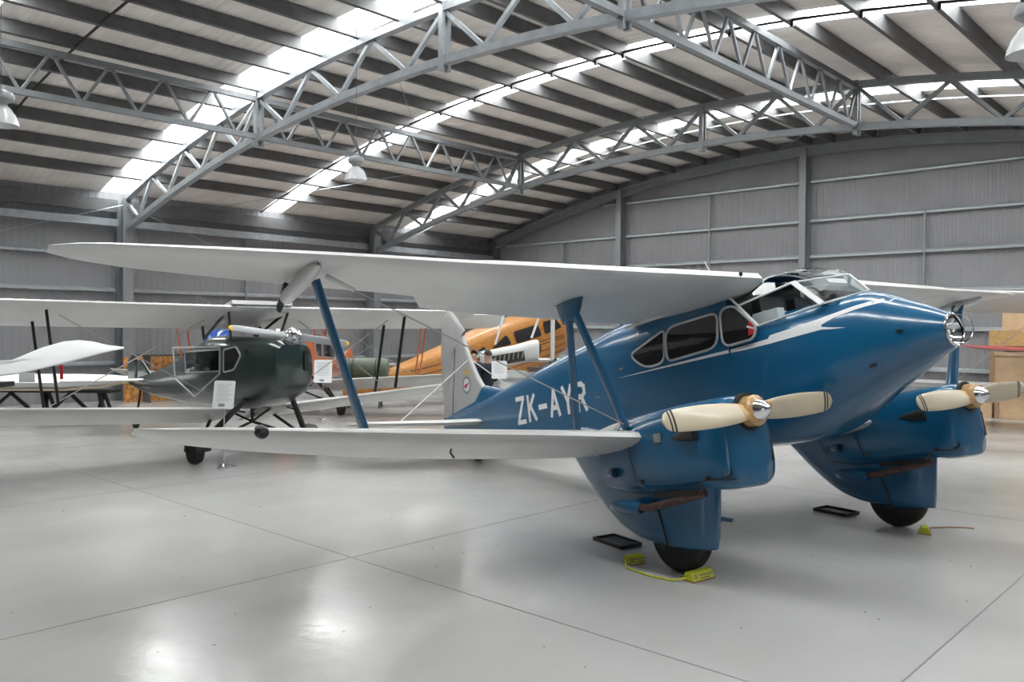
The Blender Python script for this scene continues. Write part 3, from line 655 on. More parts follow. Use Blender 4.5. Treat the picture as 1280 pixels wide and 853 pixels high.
for s in (-1, 1):
    yc = s*1.61
    nc = MB().loft([nac_ring(CW, lerp(CW[0][0], CW[-1][0], i/36), yc) for i in range(37)], True).build('engine_cowling', 'blue', bl, True, 50)
    # undercarriage trouser
    rings = []
    for i in range(41):
        x = lerp(-1.52, .41, i/40) if i < 40 else .41
        zb, zt, hw = interp(TR, x)
        r = []
        for k in range(24):
            a = 2*pi*(k+.5)/24; c, s_ = cos(a), sin(a); r.append(Vector((x, yc+hw*math.copysign(abs(c)**(2/5), c), (zb+zt)/2+(zt-zb)/2*math.copysign(abs(s_)**(2/5), s_))))
        rings.append(r)
    tr = MB().loft(rings, True).build('undercarriage_trouser', 'blue', bl, True, 50)
    MB().tube([Vector((-.10, yc-.224, .62)), Vector((.0, yc-.224, .42)), Vector((.07, yc-.215, .225))], .009, 6).build('panel_gap', 'dark', tr)
    MB().box((.02, yc-.222, .24), (.06, .02, .04)).build('hinge_bracket', 'dark', tr)
    # rear silver/blue fairing over the wing
    MB().loft([nac_ring([(-1.5, 1.14, 1.22, .04, 2), (-1.0, 1.12, 1.29, .17, 2.4), (-.5, 1.12, 1.36, .28, 2.8), (-.3, 1.12, 1.375, .30, 3)], lerp(-1.5, -.3, i/14), yc, 28) for i in range(15)], True).build('wing_fairing', 'silver', bl, True, 50)
    wh = MB().lathe([(.10, -.085), (.20, -.10), (.28, -.095), (.32, -.06), (.33, 0), (.32, .06), (.28, .095), (.20, .10), (.10, .085)], (.0, yc, .33), (0, 1, 0), 40, True).build('tyre', 'black', bl)
    # cowl details
    yo = yc-.335
    for q in range(1):
        m = MB(); m.loft([[B(u+.19, yo+.01+dy*r, 1.135+dz*r) for dy, dz in [(.6*cos(2*pi*k/14)-.15, sin(2*pi*k/14)) for k in range(14)]] for u, r in ((.26, .005), (.36, .034), (.46, .052), (.56, .058))], False)
        m.build('air_scoop', 'dark', nc)
        MB().fan([B(.752, yo+.01+(.6*cos(2*pi*k/14)-.15)*.05, 1.135+sin(2*pi*k/14)*.05) for k in range(14)]).build('scoop_mouth', 'black', nc, False)
    if s == -1: MB().box(B(.30, yo-.001, 1.15), (.085, .006, .075), AXB).build('data_plate', 'bolt', nc)
    MB().lathe([(.001, -.004), (.032, -.003), (.036, .004)], B(.965, yc-.272, .80), (.45, -1, .1), 18).build('cowl_hole', 'black', nc)
    MB().tube([B(1.0, yc-.25, .78), B(.99, yc-.25, .86), B(.995, yc-.25, .94)], .006, 6).build('cowl_slot', 'dark', nc)
    MB().tube([B(1.02, yc-.235, .75), B(.95, yc-.285, .75), B(.78, yc-.312, .765), B(.72, yc-.32, .74), B(.62, yc-.318, .665)], .007, 6).build('cowl_seam', 'dark', nc)
    for u, w in ((.79, .775), (.02, .80)): MB().box(B(u, yc-.325, w), (.03, .03, .03), AXB).build('fastener', 'dark', nc)
    MB().tube([B(-.10, yc-.335, 1.33), B(-.08, yc-.34, 1.05), B(-.04, yc-.34, .80), B(.10, yc-.335, .72)], .004, 6).build('panel_seam', 'dark', nc)
    MB().box(B(.40, yc-.315, .675), (.5, .04, .05), AXB).build('exhaust_slot', 'black', nc)
    # intake face and dark hub collar
    MB().lathe([(.155, 0), (.155, .035), (.10, .04)], B(1.0, yc, 1.262), B(1, 0, 0), 24, True).build('hub_collar', 'black', nc)
    MB().box(B(1.015, yc+.215, .98), (.02, .03, .24), AXB).build('air_intake', 'black', nc)
    # exhaust
    ex = MB().tube([Vector((.54, yc-.27, .80)), Vector((.34, yc-.31, .715)), Vector((.14, yc-.33, .645)), Vector((-.02, yc-.36, .585)), Vector((-.13, yc-.36, .57))], .034, 12).build('exhaust_pipe', 'rust', bl)
    MB().lathe([(.001, -.10), (.035, -.07), (.060, .02), (.066, .15), (.062, .27), (.05, .31), (.035, .315)], Vector((-.43, yc-.36, .53)), Vector((.98, -.02, .10)), 20).build('exhaust_shroud', 'blue', bl)
    MB().lathe([(.001, -.06), (.035, -.03), (.045, .03), (.045, .06), (.03, .065)], B(-.36, yc-.345, .90), B(1, 0, 0), 16).build('vent_scoop', 'blue', bl)
    MB().lathe([(.001, .0), (.034, .001)], B(-.293, yc-.345, .90), B(1, 0, 0), 16).build('vent_mouth', 'black', bl)
    p = propeller(bl, B(1.09, yc, 1.262), B(1, 0, 0), Vector((0, 1, .042)), .985)
    MB().lathe([(.088, .055), (.084, .075), (.062, .115), (.030, .150), (.012, .162), (.001, .164)], B(1.09, yc, 1.262), B(1, 0, 0), 28).build('spinner', 'chrome', bl)
# lower wing centre between nacelles and fuselage step / belly
MB().tube([Vector((.22, -1.37, .47)), Vector((.34, -1.33, .47))], .022, 12).build('drain_pipe', 'chrome', bl)
# drip trays, chocks
def tray(loc, rz, label):
    t = MB(); t.box((0, 0, .006), (.40, .27, .012)); 
    for c, d in (((0, .13, .018), (.42, .015, .036)), ((0, -.13, .018), (.42, .015, .036)), ((.205, 0, .018), (.015, .27, .036)), ((-.205, 0, .018), (.015, .27, .036))): t.box(c, d)
    o = t.build('drip_tray', 'dark', None, False); o.location = loc; o.rotation_euler = (0, 0, rz); return tag(o, label, 'tray', 'black drip trays under the engines')
def P_(r, d): v = rt*r + fw*d; return (v.x, v.y, 0)
tray((6.79, 4.87, 0), radians(-104), 'black drip tray behind the nearer engine leg')
tray((9.73, 3.88, 0), radians(-100), 'black drip tray behind the farther engine leg')
def loc2w(x, y, z=0, o=(7.9630, 3.5187), a=radians(-104.02)):
    return Vector((o[0]+x*cos(a)-y*sin(a), o[1]+x*sin(a)+y*cos(a), z))
def chock(x, y, rz, label, L=.27):
    p = loc2w(x, y); t = thing('wheel_chock', label, 'chock', p, radians(-104.02)+rz, 'yellow wheel chocks')
    m = MB(); m.add([Vector((a, b, c)) for b in (-L/2, L/2) for a, c in ((-.065, .0), (.065, .0), (.028, .075), (-.028, .075))], [(0, 1, 2, 3), (7, 6, 5, 4), (0, 4, 5, 1), (1, 5, 6, 2), (2, 6, 7, 3), (3, 7, 4, 0)]); m.build('wedge', 'yellow', t, False)
    MB().box((0, 0, .006), (.134, L+.004, .012)).build('wooden_base', 'cratedk', t, False)
    MB().lathe([(.001, 0), (.018, .001)], (.048, -L*.32, .042), (.9, 0, .4), 14).build('printed_emblem', 'print', t)
    k = MB()
    for j, (z, n) in enumerate(((.048, 9), (.026, 7))):
        for i in range(n): k.box((.0655-(z)*.5+.004, -.035+i*.018, z), (.003, .011, .010))
    k.build('printed_lettering', 'print', t, False)
    return t
c1 = chock(.26, -1.66, radians(4), 'yellow lettered chock in front of the nearer main wheel')
c2 = chock(-.40, -1.80, radians(-8), 'yellow chock behind the nearer main wheel', .16)
c3 = chock(.34, 1.55, radians(30), 'yellow chock at the farther main wheel', .15)
def rope(pts, label):
    o = MB().tube(pts, .008, 6).build('rope', 'yellow' if 'between' in label else 'cratedk'); return tag(o, label, 'rope')
rope([loc2w(.26, -1.81, .03), loc2w(.20, -1.90, .012), loc2w(.0, -1.97, .010), loc2w(-.30, -1.98, .010), loc2w(-.40, -1.90, .04)], 'rope joined between the two chocks of the nearer wheel')
rope([loc2w(.27, 1.66, .02), loc2w(.27, 1.85, .010), loc2w(.34, 2.0, .010), loc2w(.42, 2.10, .010), loc2w(.52, 2.18, .010)], 'brown cord trailing from the farther wheel chock')
# ================================================================== CABIN BIPLANES (dark green, orange)
def cabin_biplane(name, label, loc, rz, body, strutm, seed=1, full=True):
    t = thing(name, label, 'aircraft', loc, rz)
    S = [(-5.15, .86, 1.02, .03, 2), (-4.6, .80, 1.12, .09, 2.2), (-3.4, .74, 1.34, .22, 2.8), (-2.2, .74, 1.62, .36, 3.4), (-1.7, .75, 1.76, .42, 3.8), (-.9, .76, 1.95, .47, 4), (-.3, .78, 1.95, .47, 4.5), (.1, .80, 1.95, .455, 4.5), (.5, .88, 1.945, .44, 4.5), (.9, 1.02, 1.93, .40, 4.5), (1.15, 1.14, 1.90, .36, 4.2), (1.22, 1.22, 1.85, .31, 3.8)]
    def ring(x, n=36):
        zb, zt, hw, p = interp(S, x); zc = (zb+zt)/2; hh = (zt-zb)/2
        return [Vector((x, hw*(1-.12*max(0, sin(a)))*math.copysign(abs(cos(a))**(2/p), cos(a)), zc+hh*math.copysign(abs(sin(a))**(2/p), sin(a)))) for a in [2*pi*(k+.5)/n for k in range(n)]]
    MB().loft([ring(lerp(-5.15, 1.22, i/44)) for i in range(45)], True).build('fuselage', body, t, True, 50)
    def sy(x): return interp(S, x)[2]
    for s in (-1, 1):
        for P in ([(-1.72, 1.66), (-.24, 1.74), (-.24, 1.40), (-1.66, 1.31)], [(-.14, 1.74), (.26, 1.80), (.40, 1.66), (.20, 1.44), (-.14, 1.38)]):
            y = lambda x, o: s*(sy(x)*.985+o); Q = densify(rpoly(P, .06), .1); c = sum(Q, Vector((0, 0)))/len(Q)
            MB().loft([[Vector((q.x, y(q.x, .004), q.y)) for q in [c+(p-c)*k for p in Q]] for k in (1, .5, .03)], False).build('cabin_window', 'dkglass', t, False)
            R = [Vector((q.x, y(q.x, .006), q.y)) for q in Q]; MB().tube(R+[R[0]], .016, 6, False).build('window_frame', 'frame', t)
        # open cabin door hinged outward on the near side
        if s == -1:
            d = thing('cabin_door', '', '', (0, 0, 0)); del d['label']; del d['category']; d.parent = t
            Y = -.50; P = [(-1.76, 1.74), (-.20, 1.78), (-.20, 1.36), (-1.0, .95), (-1.68, 1.22)]
            R = [Vector((x, Y-.10*((-.2-x)/1.5), z)) for x, z in P]
            MB().tube(R+[R[0]], .014, 6, False).build('door_frame', 'frame', d)
            MB().add([R[0]+Vector((.05, 0, -.05)), R[1]+Vector((-.05, 0, -.05)), R[2]+Vector((-.05, 0, .03)), R[4]+Vector((.05, 0, .12))], [(0, 1, 2, 3)]).build('door_glass', 'glass', d, False)
    # wings
    dz = lambda a: .055*a
    up_ = [(a, .55-.04*a, 2.40+.006*a, -.75+.0*a, 2.06+.01*a, .11) for a in (0, 1, 2, 3, 4)] + [(4.45, .35, 2.43, -.72, 2.12, .09), (4.75, .15, 2.43, -.62, 2.17, .07), (4.86, -.10, 2.42, -.45, 2.25, .05)]
    lo_ = [(a, .32-.04*a, .82+dz(a), -.92, .50+dz(a), .11) for a in (.3, 1, 2, 3, 4)] + [(4.4, .10, .82+dz(4.4), -.90, .54+dz(4.4), .09), (4.7, -.10, .82+dz(4.7), -.80, .60+dz(4.7), .07), (4.8, -.3, .80+dz(4.8), -.65, .68+dz(4.8), .05)]
    for s in (-1, 1):
        for T, nm in ((up_, 'upper_wing'), (lo_, 'lower_wing')):
            n = 64 if nm == 'upper_wing' and full else 24
            R = wing_secs(T, n); m = MB(); yo = -.15 if full else 0
            wing(m, [(s*r[0]+yo, r[1]+(.016 if i % 2 else 0)*(n > 30), r[2], r[3], r[4], r[5]*(1.05 if i % 2 and n > 30 else .95)) for i, r in enumerate(R)]); m.build(nm, 'silver', t, True, 60)
        for x, z0 in ((.22, 0), (-.42, 0)):
            yo = -.15 if full else 0
            zz = .82+dz(2.9) + (x-.2)*.26+.04
            MB().fair([(x-.05, s*2.78+yo, zz), (x, s*2.95+yo, 2.36+(x-.2)*.28)], .075, .035, (1, 0, 0)).build('wing_strut', strutm, t)
        MB().tube([(-.1, s*.5, .92), (.0, s*2.9-.15, 2.34)], .008, 6).build('flying_wire', 'bolt', t)
        MB().tube([(-.1, s*2.8-.15, 1.0), (.0, s*.55, 2.36)], .008, 6).build('landing_wire', 'bolt', t)
    MB().box((-.08, -.15 if full else 0, 2.315), (1.28, 1.0, .06), (Vector((.97, 0, .25)), Vector((0, 1, 0)), Vector((-.25, 0, .97)))).build('centre_section', 'silver', t)
    yo = -.15 if full else 0
    for s in (-1, 1):
        for a, b in (((.30, s*.40+yo, 1.9), (.42, s*.50+yo, 2.36)), ((-.62, s*.42+yo, 1.9), (.36, s*.50+yo, 2.34)), ((-.62, s*.42+yo, 1.9), (-.50, s*.50+yo, 2.12))):
            MB().tube([a, b], .022, 8).build('cabane_strut', strutm, t)
    # belly truss and undercarriage
    for s in (-1, 1):
        w = Vector((.0, s*.95, .24))
        MB().tube([(.45, s*.40, .98), w], [.045, .05], 10).build('gear_leg', 'dark', t)
        MB().tube([(-.55, s*.40, .78), w], .025, 8).build('gear_leg', 'dark', t)
        MB().tube([(-.1, 0, .58), w], .022, 8).build('gear_leg', 'dark', t)
        MB().tube([(.45, s*.3, 1.0), (-.1, 0, .58)], .018, 8).build('gear_leg', 'dark', t)
        MB().tube([(-.6, s*.3, .8), (-.1, 0, .58)], .018, 8).build('gear_leg', 'dark', t)
        MB().tube([(.1, s*.44, .82), (.48, s*.42, .80)], .016, 8).build('belly_tube', 'dark', t)
        MB().lathe([(.06, -.07), (.15, -.085), (.205, -.065), (.225, 0), (.205, .065), (.15, .085), (.06, .07)], (.0, s*.98, .225), (0, 1, 0), 28, True).build('tyre', 'black', t)
        MB().lathe([(.20, 0), (.19, .10), (.12, .19), (.001, .225)], (-.04, s*(1.0 if s == 1 or not full else .92), .26 if s == 1 or not full else .20), (0, 0, 1), 20, True).build('wheel_cover', 'chrome' if (s == 1 and full) else ('black' if full else body), t)
    # tail
    flat_surface(rpoly([(-4.2, 1.12), (-4.95, .98), (-5.05, 1.36), (-4.8, 1.46)], .08), .05, body, 'fin', t)
    flat_surface(rpoly([(-5.05, .86), (-4.99, 1.40), (-5.25, 1.55), (-5.55, 1.40), (-5.50, .90)], .1), .05, body, 'rudder', t)
    for s in (-1, 1):
        m = MB(); wing(m, [(s*a, x0, 1.04, x1, .99, .08) for a, x0, x1 in ((.03, -4.4, -5.35), (.9, -4.55, -5.4), (1.35, -4.75, -5.3), (1.45, -4.95, -5.15))]); m.build('tailplane', 'silver', t)
    MB().lathe([(.04, -.04), (.12, -.035), (.14, 0), (.12, .035), (.04, .04)], (-5.1, 0, .14), (0, 1, 0), 20, True).build('tail_wheel', 'black', t)
    MB().tube([(-4.8, 0, .9), (-5.1, 0, .14)], .025, 8).build('tail_wheel_leg', 'dark', t)
    # nose
    MB().lathe([(.001, 0), (.05, .002)], (.55, -.43, 1.72), (0, -1, 0), 16).build('cowl_hole', 'black', t)
    MB().box((1.05, -.335, 1.42), (.10, .02, .22)).build('cooling_louvre', 'black', t)
    MB().box((1.235, .20, 1.60), (.02, .07, .30)).build('air_intake', 'black', t)
    ax = Vector((.98, 0, .2))
    propeller(t, (1.33, -.10, 1.97), ax, (0, 1, -.13), .98, ('bladegrey', 'bladegrey', 'dark'), False, tip='amber', wmax=.12)
    MB().lathe([(.12, -.12), (.125, .02), (.115, .06), (.10, .065), (.09, .12), (.07, .125), (.05, .17), (.001, .18)], (1.33, -.10, 1.97), ax, 24).build('spinner', 'chrome', t)
    return t
cabin_biplane('cabin_biplane', 'dark green cabin biplane with silver wings and door open, nose to the right', (7.102, 12.199, 0), radians(-93.1), 'green', 'dark')
cabin_biplane('cabin_biplane', 'orange cabin biplane parked behind the dark green one', tuple(rt*-5.05 + fw*20.2), radians(-139), 'orange', 'ostrut', full=False)
# ================================================================== WOODEN FUSELAGE
wf = thing('bare_wooden_aircraft', 'unpainted varnished plywood aircraft fuselage with cut-out windows, at the back', 'aircraft', tuple(rt*.85 + fw*26.6), radians(-2.1))
def wring(u, n=44):
    wb, wt, hw, p = interp(FUS+[(1.2, 1.15, 2.35, .5, 2.6), (1.7, 1.5, 2.1, .28, 2.2), (1.95, 1.62, 1.9, .12, 2)], u); wc = (wb+wt)/2; hh = (wt-wb)/2
    return [B(u, hw*math.copysign(abs(cos(a))**(2/p), cos(a)), wc+hh*math.copysign(abs(sin(a))**(2/p), sin(a))) for a in [2*pi*(k+.5)/n for k in range(n)]]
MB().loft([wring(lerp(-7, 1.95, i/60)) for i in range(61)], True).build('fuselage', 'ply', wf, True, 50)
for w0, w1, ua, ub in ((1.92, 1.80, -5.6, .9), (1.72, 1.72, -5.2, .9), (1.52, 1.52, -4.4, .9), (1.32, 1.32, -3.2, .9), (2.08, 2.0, -5.0, -2.0)):
    MB().tube([B(lerp(ua, ub, i/16), fside(min(lerp(ua, ub, i/16), .05), lerp(w0, w1, i/16), -1, -.006), lerp(w0, w1, i/16)) for i in range(17)], .022, 6).build('plank_seam', 'plyseam', wf)
for P in ([(-3.05, 1.98), (-2.5, 2.20), (-2.35, 1.96)], [(-2.25, 2.05), (-1.6, 2.34), (-1.45, 2.02)], [(-1.30, 2.36), (-.25, 2.36), (-.15, 1.99), (-1.25, 1.99)], [(.0, 2.38), (.55, 2.38), (.80, 2.05), (.0, 1.99)]):
    Q = densify(rpoly(P, .09), .1); c = sum(Q, Vector((0, 0)))/len(Q)
    MB().loft([[B(q.x, fside(min(q.x, .05), q.y, -1, .03) if q.x < .06 else -fus(.05)[2]-.03, q.y) for q in [c+(p-c)*k for p in Q]] for k in (1, .5, .03)], False).build('window_opening', 'dark', wf, False)
MB().box(B(-2.75, -.62, 2.02), (.5, .02, .14), AXB).build('teal_cloth', 'teal', wf)
for x in (-3.2, .3): 
    MB().bar((x, -.5, .0), (x, -.2, 1.1 if x > 0 else .75), .08, .08).bar((x, .5, .0), (x, .2, 1.1 if x > 0 else .75), .08, .08).bar((x, -.35, .55), (x, .35, .55), .08, .06).build('trestle', 'cratedk', wf, False)
# ================================================================== GREY BIPLANE UNDER REPAIR
gb = thing('grey_biplane_section', 'silver-grey aircraft engine and wing bay under repair, cowling open', 'aircraft', (13.85, 12.8, 0), radians(-47))
# local: x along image right, y away
MB().loft([[Vector((x, r*.85*math.copysign(abs(cos(a))**.7, cos(a)), zc+r*1.0*math.copysign(abs(sin(a))**.7, sin(a)))) for a in [2*pi*(k+.5)/28 for k in range(28)]] for x, r, zc in ((-.75, .16, 1.42), (-.5, .20, 1.44), (0, .22, 1.52), (.42, .24, 1.62), (.52, .235, 1.63), (.56, .20, 1.63))], True).build('engine_cowling', 'silver', gb, True, 50)
MB().lathe([(.001, 0), (.10, .005), (.115, .0), (.115, -.03)], (.57, -.03, 1.66), (.9, -.4, 0), 20).build('round_intake', 'black', gb)
MB().box((-.12, -.215, 1.45), (.72, .03, .22), (Vector((.98, 0, .18)), Vector((0, 1, 0)), Vector((-.18, 0, .98)))).build('engine_bay', 'engine', gb)
m = MB()
for i in range(7): m.tube([(-.42+i*.10, -.245, 1.36+i*.018), (-.40+i*.10, -.245, 1.50+i*.018)], .018, 8)
m.build('engine_cylinder', 'bolt', gb)
MB().box((.25, .0, 1.05), (1.2, .4, .25)).box((.1, -.05, .85), (.9, .3, .35)).build('lower_cowling', 'silver', gb)
MB().box((.55, -.35, 1.22), (.5, .3, .10)).build('parts_tray', 'rust', gb)
m = MB(); wing(m, [(a, -.0, 1.36, .0-1.0, 1.30, .10) for a in (-.0, 1.3)]); o = m.build('lower_wing', 'silver', gb); o.rotation_euler = (0, 0, radians(-90)); o.location = (.1, -.1, .06)
MB().fair([(.86, -.1, 1.28), (.86, -.1, 2.42)], .09, .05, (1, 0, 0)).build('wing_strut', 'silver', gb)
MB().fair([(.40, .3, 1.9), (.66, .3, 2.66)], .05, .04, (1, 0, 0)).build('wing_strut', 'white', gb)
MB().fair([(-.42, .2, 1.75), (-.22, .2, 2.45)], .045, .035, (1, 0, 0)).build('wing_strut', 'white', gb)
MB().tube([(.78, -.1, 1.34), (.95, -.1, 1.45)], .03, 8).build('strut_fitting', 'dark', gb)
MB().bar((-.3, 0, 0), (-.2, 0, 1.3), .08, .08).bar((.7, 0, 0), (.6, 0, 1.3), .08, .08).bar((-.5, .0, .03), (.9, 0, .03), .6, .05).build('engine_stand', 'steeldk', gb)
# ================================================================== SIGN STANDS
def sign(p, rz, h, label, w=.34, hh=.46, base=True, tilt=.18, badge=True):
    t = thing('sign_stand', label, 'sign', (p[0], p[1], 0), rz, 'information boards on stands')
    A = (Vector((1, 0, 0)), Vector((0, cos(tilt), sin(tilt))), Vector((0, -sin(tilt)*-1, cos(tilt))))
    A = (Vector((1, 0, 0)), Vector((0, cos(tilt), -sin(tilt))), Vector((0, sin(tilt), cos(tilt))))
    f = MB().add([Vector((p_.x, 0, h))+Vector((0, sin(tilt), cos(tilt)))*p_.y+Vector((0, q, 0)) for q in (-.008, .008) for p_ in rpoly([(-w/2, -hh/2), (w/2, -hh/2), (w/2, hh/2), (-w/2, hh/2)], .03, 3)], [tuple(range(16)), tuple(range(31, 15, -1))]+[(k, (k+1) % 16, 16+(k+1) % 16, 16+k) for k in range(16)]).build('board', 'board', t, False)
    m = MB()
    for i in range(13):
        z = hh/2-.06-i*.024
        if z < -hh/2+.1: break
        m.box(Vector((-.01*(i % 3), 0, h))+Vector((0, sin(tilt), cos(tilt)))*z+Vector((0, -.0095, 0)), (w*.72-.04*(i % 3), .002, .004), A)
    m.build('text_lines', 'bladegrey', t, False)
    if badge: MB().box(Vector((-.02, 0, h))+Vector((0, sin(tilt), cos(tilt)))*(-hh/2+.055)+Vector((0, -.0105, 0)), (.10, .002, .045), A).build('printed_badge', 'print', t, False)
    MB().tube([(0, .012, .02), (0, .012, h-.1)], .012, 10).build('pole', 'chrome', t)
    if base:
        m = MB()
        for k in range(3):
            a = 2*pi*k/3+.4; m.tube([(0, 0, .05), (.17*cos(a), .17*sin(a), .012)], .012, 8)
        m.lathe([(.05, 0), (.05, .03), (.02, .06)], n=16, caps=True).build('base', 'chrome', t)
    return t
yaw = math.atan2(fw.y, fw.x) - pi/2
sign(P_(-4.28, 12.55), yaw-.15, 1.09, 'white information board on a chrome stand before the green biplane', .33, .42)
sign((11.0, 16.0), yaw+.1, 1.12, 'white information board on a stand before the orange biplane', .40, .52)
sign((11.50, 11.0), yaw+.05, 1.33, 'blank white board beside the two people, behind the blue fuselage', .29, .34, badge=False)
# ================================================================== PEOPLE
def skin_body(name, nodes, mat, par, sub=2):
    # nodes: list of (pos, radius, parent index)
    me = bpy.data.meshes.new(name); me.from_pydata([n[0] for n in nodes], [(i, n[2]) for i, n in enumerate(nodes) if n[2] is not None], [])
    me.materials.append(M[mat]); o = bpy.data.objects.new(name, me); COL.objects.link(o)
    if par: o.parent = par
    md = o.modifiers.new('skin', 'SKIN'); md.use_smooth_shade = True
    for i, n in enumerate(nodes):
        r = n[1]; me.skin_vertices[0].data[i].radius = (r, r) if not isinstance(r, tuple) else r
        me.skin_vertices[0].data[i].use_root = (i == 0)
    o.modifiers.new('sub', 'SUBSURF').levels = sub; o.modifiers['sub'].render_levels = sub
    return o
def person(loc, rz, label, jacket, hair, face_tilt=0.0, H=1.62):
    t = thing('person', label, 'person', loc, rz); k = H/1.72
    def s(x, y, z): return (x*k, y*k, z*k)
    N = [(s(0, 0, .95), .10*k, None), (s(0, -.01, 1.12), .09*k, 0), (s(0, -.02, 1.30), .10*k, 1), (s(0, -.01, 1.43), .07*k, 2), (s(0, .01, 1.50), .055*k, 3), (s(0, .02, 1.58), (.078*k, .088*k), 4), (s(0, .02, 1.68), (.072*k, .086*k), 5)]
    for sd in (-1, 1):
        b = len(N); N += [(s(sd*.17, -.01, 1.37), .035*k, 3), (s(sd*.25, .04, 1.13), .030*k, b), (s(sd*.17, .26, 1.05), .030*k, b+1), (s(sd*.15, .33, 1.06), (.034*k, .02*k), b+2)]
        h = b+3
        for j, (dx, l, zz) in enumerate(((-.03, .07, .01), (-.01, .085, .012), (.012, .08, .01), (.03, .062, .005))):
            q = len(N); N += [(s(sd*.15+dx, .37, 1.06), .0095, h), (s(sd*.15+dx*1.1, .37+l*.55, 1.055), .0085, q), (s(sd*.15+dx*1.1, .37+l*.85, 1.03), .007, q+1)]
        q = len(N); N += [(s(sd*.15-sd*.05, .33, 1.07), .011, h), (s(sd*.15-sd*.07, .37, 1.07), .009, q)]
        b = len(N); N += [(s(sd*.10, 0, .86), .065*k, 0), (s(sd*.11, .02, .48), .045*k, b), (s(sd*.11, -.02, .09), .042*k, b+1), (s(sd*.12, .10, .035), .036*k, b+2), (s(sd*.125, .17, .03), .028*k, b+3)]
    body = skin_body('body', N, 'skin', t)
    J = [(s(0, 0, .92), .150*k, None), (s(0, -.01, 1.12), .140*k, 0), (s(0, -.02, 1.30), .17*k, 1), (s(0, -.01, 1.42), .135*k, 2), (s(0, .005, 1.49), .085*k, 3)]
    for sd in (-1, 1):
        b = len(J); J += [(s(sd*.19, -.01, 1.385), .09*k, 3), (s(sd*.255, .04, 1.13), .07*k, b), (s(sd*.175, .25, 1.052), .055*k, b+1)]
    skin_body('jacket', J, jacket, t)
    T = [(s(0, 0, .95), .155*k, None)]
    for sd in (-1, 1):
        b = len(T); T += [(s(sd*.10, 0, .85), .104*k, 0), (s(sd*.11, .02, .48), .075*k, b), (s(sd*.11, -.02, .10), .062*k, b+1)]
    skin_body('trousers', T, 'dark', t)
    for sd in (-1, 1): MB().loft([[Vector(s(sd*.12+.045*cos(a)*w, y, .045+.04*sin(a)*w2)) for a in [2*pi*q/12 for q in range(12)]] for y, w, w2 in ((-.09, .7, .8), (-.03, 1, 1.1), (.08, 1, .9), (.19, .9, .6), (.23, .5, .4))], True).build('shoe', 'black', t)
    hd = Vector(s(0, .02, 1.64)); R = .10*k
    MB().loft([[hd+Vector((R*1.0*sin(f)*cos(a)*.92, -.018*k+R*1.1*sin(f)*sin(a), .022*k+R*1.12*cos(f))) for a in [pi+(-.25+ (pi+.5)*q/18) - 0 for q in range(19)]] for f in (.01, .3, .6, .9, 1.2, 1.5, 1.75)], False, False).build('hair', hair, t)
    MB().loft([[hd+Vector((R*.98*sin(f)*cos(a)*.94, -.01*k+R*1.08*sin(f)*sin(a), .024*k+R*1.12*cos(f))) for a in [2*pi*q/20 for q in range(20)]] for f in (.01, .25, .5, .72)], False).build('hair', hair, t)
    fy = .02*k+.086*k
    for sd in (-1, 1):
        MB().lathe([(.001, .006), (.009, .003), (.011, -.004)], s(sd*.031, .098, 1.652), (0, 1, 0), 10).build('eye', 'dark', t)
        MB().lathe([(.001, .02), (.012, .012), (.018, -.01)], s(sd*.076, .01, 1.64), (sd, 0, 0), 10).build('ear', 'skin', t)
    MB().loft([[Vector(s(.012*w*cos(a), .088+.022*d+.004*sin(a), z)) for a in [2*pi*q/8 for q in range(8)]] for z, w, d in ((1.665, .5, .0), (1.64, .8, .5), (1.618, 1.3, 1), (1.61, 1.0, .3))], True).build('nose', 'skin', t)
    MB().box(s(0, .098, 1.585), (.042*k, .008, .007)).build('mouth', 'rust', t)
    return t
person(P_(-.83, 18.7), yaw+pi-.6, 'person in black jacket facing the camera beside the grey engine', 'blkcloth', 'hair', H=1.60)
person(P_(-.50, 17.6), yaw+.5, 'person in dark navy jacket seen from behind, working at the grey engine', 'navy', 'hair', H=1.62)
# ================================================================== FAR RIGHT: silver wings, red wing, crates
sw = thing('silver_biplane', 'long silver upper and lower wings of a biplane along the right wall', 'aircraft', (21.2, 3.0, 0), 0)
m = MB(); wing(m, [(a, -.15-.9, z, -.15+.75, z-.42, .12) for a, z in ((-3.5, 2.86), (0, 2.90), (3, 3.02), (4.6, 3.06))] + [(5.0, -.85, 3.06, .45, 2.75, .08)]); m.build('upper_wing', 'silver', sw, True, 35)
m = MB(); wing(m, [(a, -.9, .97, .7, .80, .11) for a in (-3.5, 4.2)] + [(4.9, -.6, .97, .4, .86, .06)]); m.build('lower_wing', 'silver', sw, True, 35)
for y in (-1.0, 4.0): MB().fair([(-.5, y, .95), (-.6, y, 2.85)], .09, .05, (1, 0, 0)).build('wing_strut', 'steel', sw)
MB().tube([(-.5, 2.3, 2.9), (-.5, 4.3, 1.0)], .01, 6).tube([(-.5, 2.6, 1.0), (-.5, .6, 2.85)], .01, 6).build('bracing_wire', 'bolt', sw)
for y in (-2.0, .5): MB().lathe([(.1, -.09), (.25, -.1), (.33, 0), (.25, .1), (.1, .09)], (-.1, y, .33), (0, 1, 0), 24, True).build('wheel', 'black', sw)
for y in (-2.0, .5): MB().bar((-.1, y+.13, .33), (-.1, y+.2, .95), .08, .06).build('gear_leg', 'steel', sw)
rw = thing('red_wing', 'thin red wing tip reaching in from the right in front of the crates', 'wing', (17.9, 3.4, 0), radians(12))
MB().loft([[Vector((x, y, z)) for x, z in ((-.55*c, zz), (0, zz+.045*c), (.55*c, zz+.0), (0, zz-.05*c))] for y, c, zz in ((1.46, .03, 1.86), (1.2, .45, 1.845), (.6, .8, 1.81), (-1.5, 1, 1.76))], True).build('wing_panel', 'red', rw, True, 40)
MB().tube([(0, 1.1, 1.80), (.1, -.6, 1.62)], .012, 6).build('bracing_wire', 'bolt', rw)
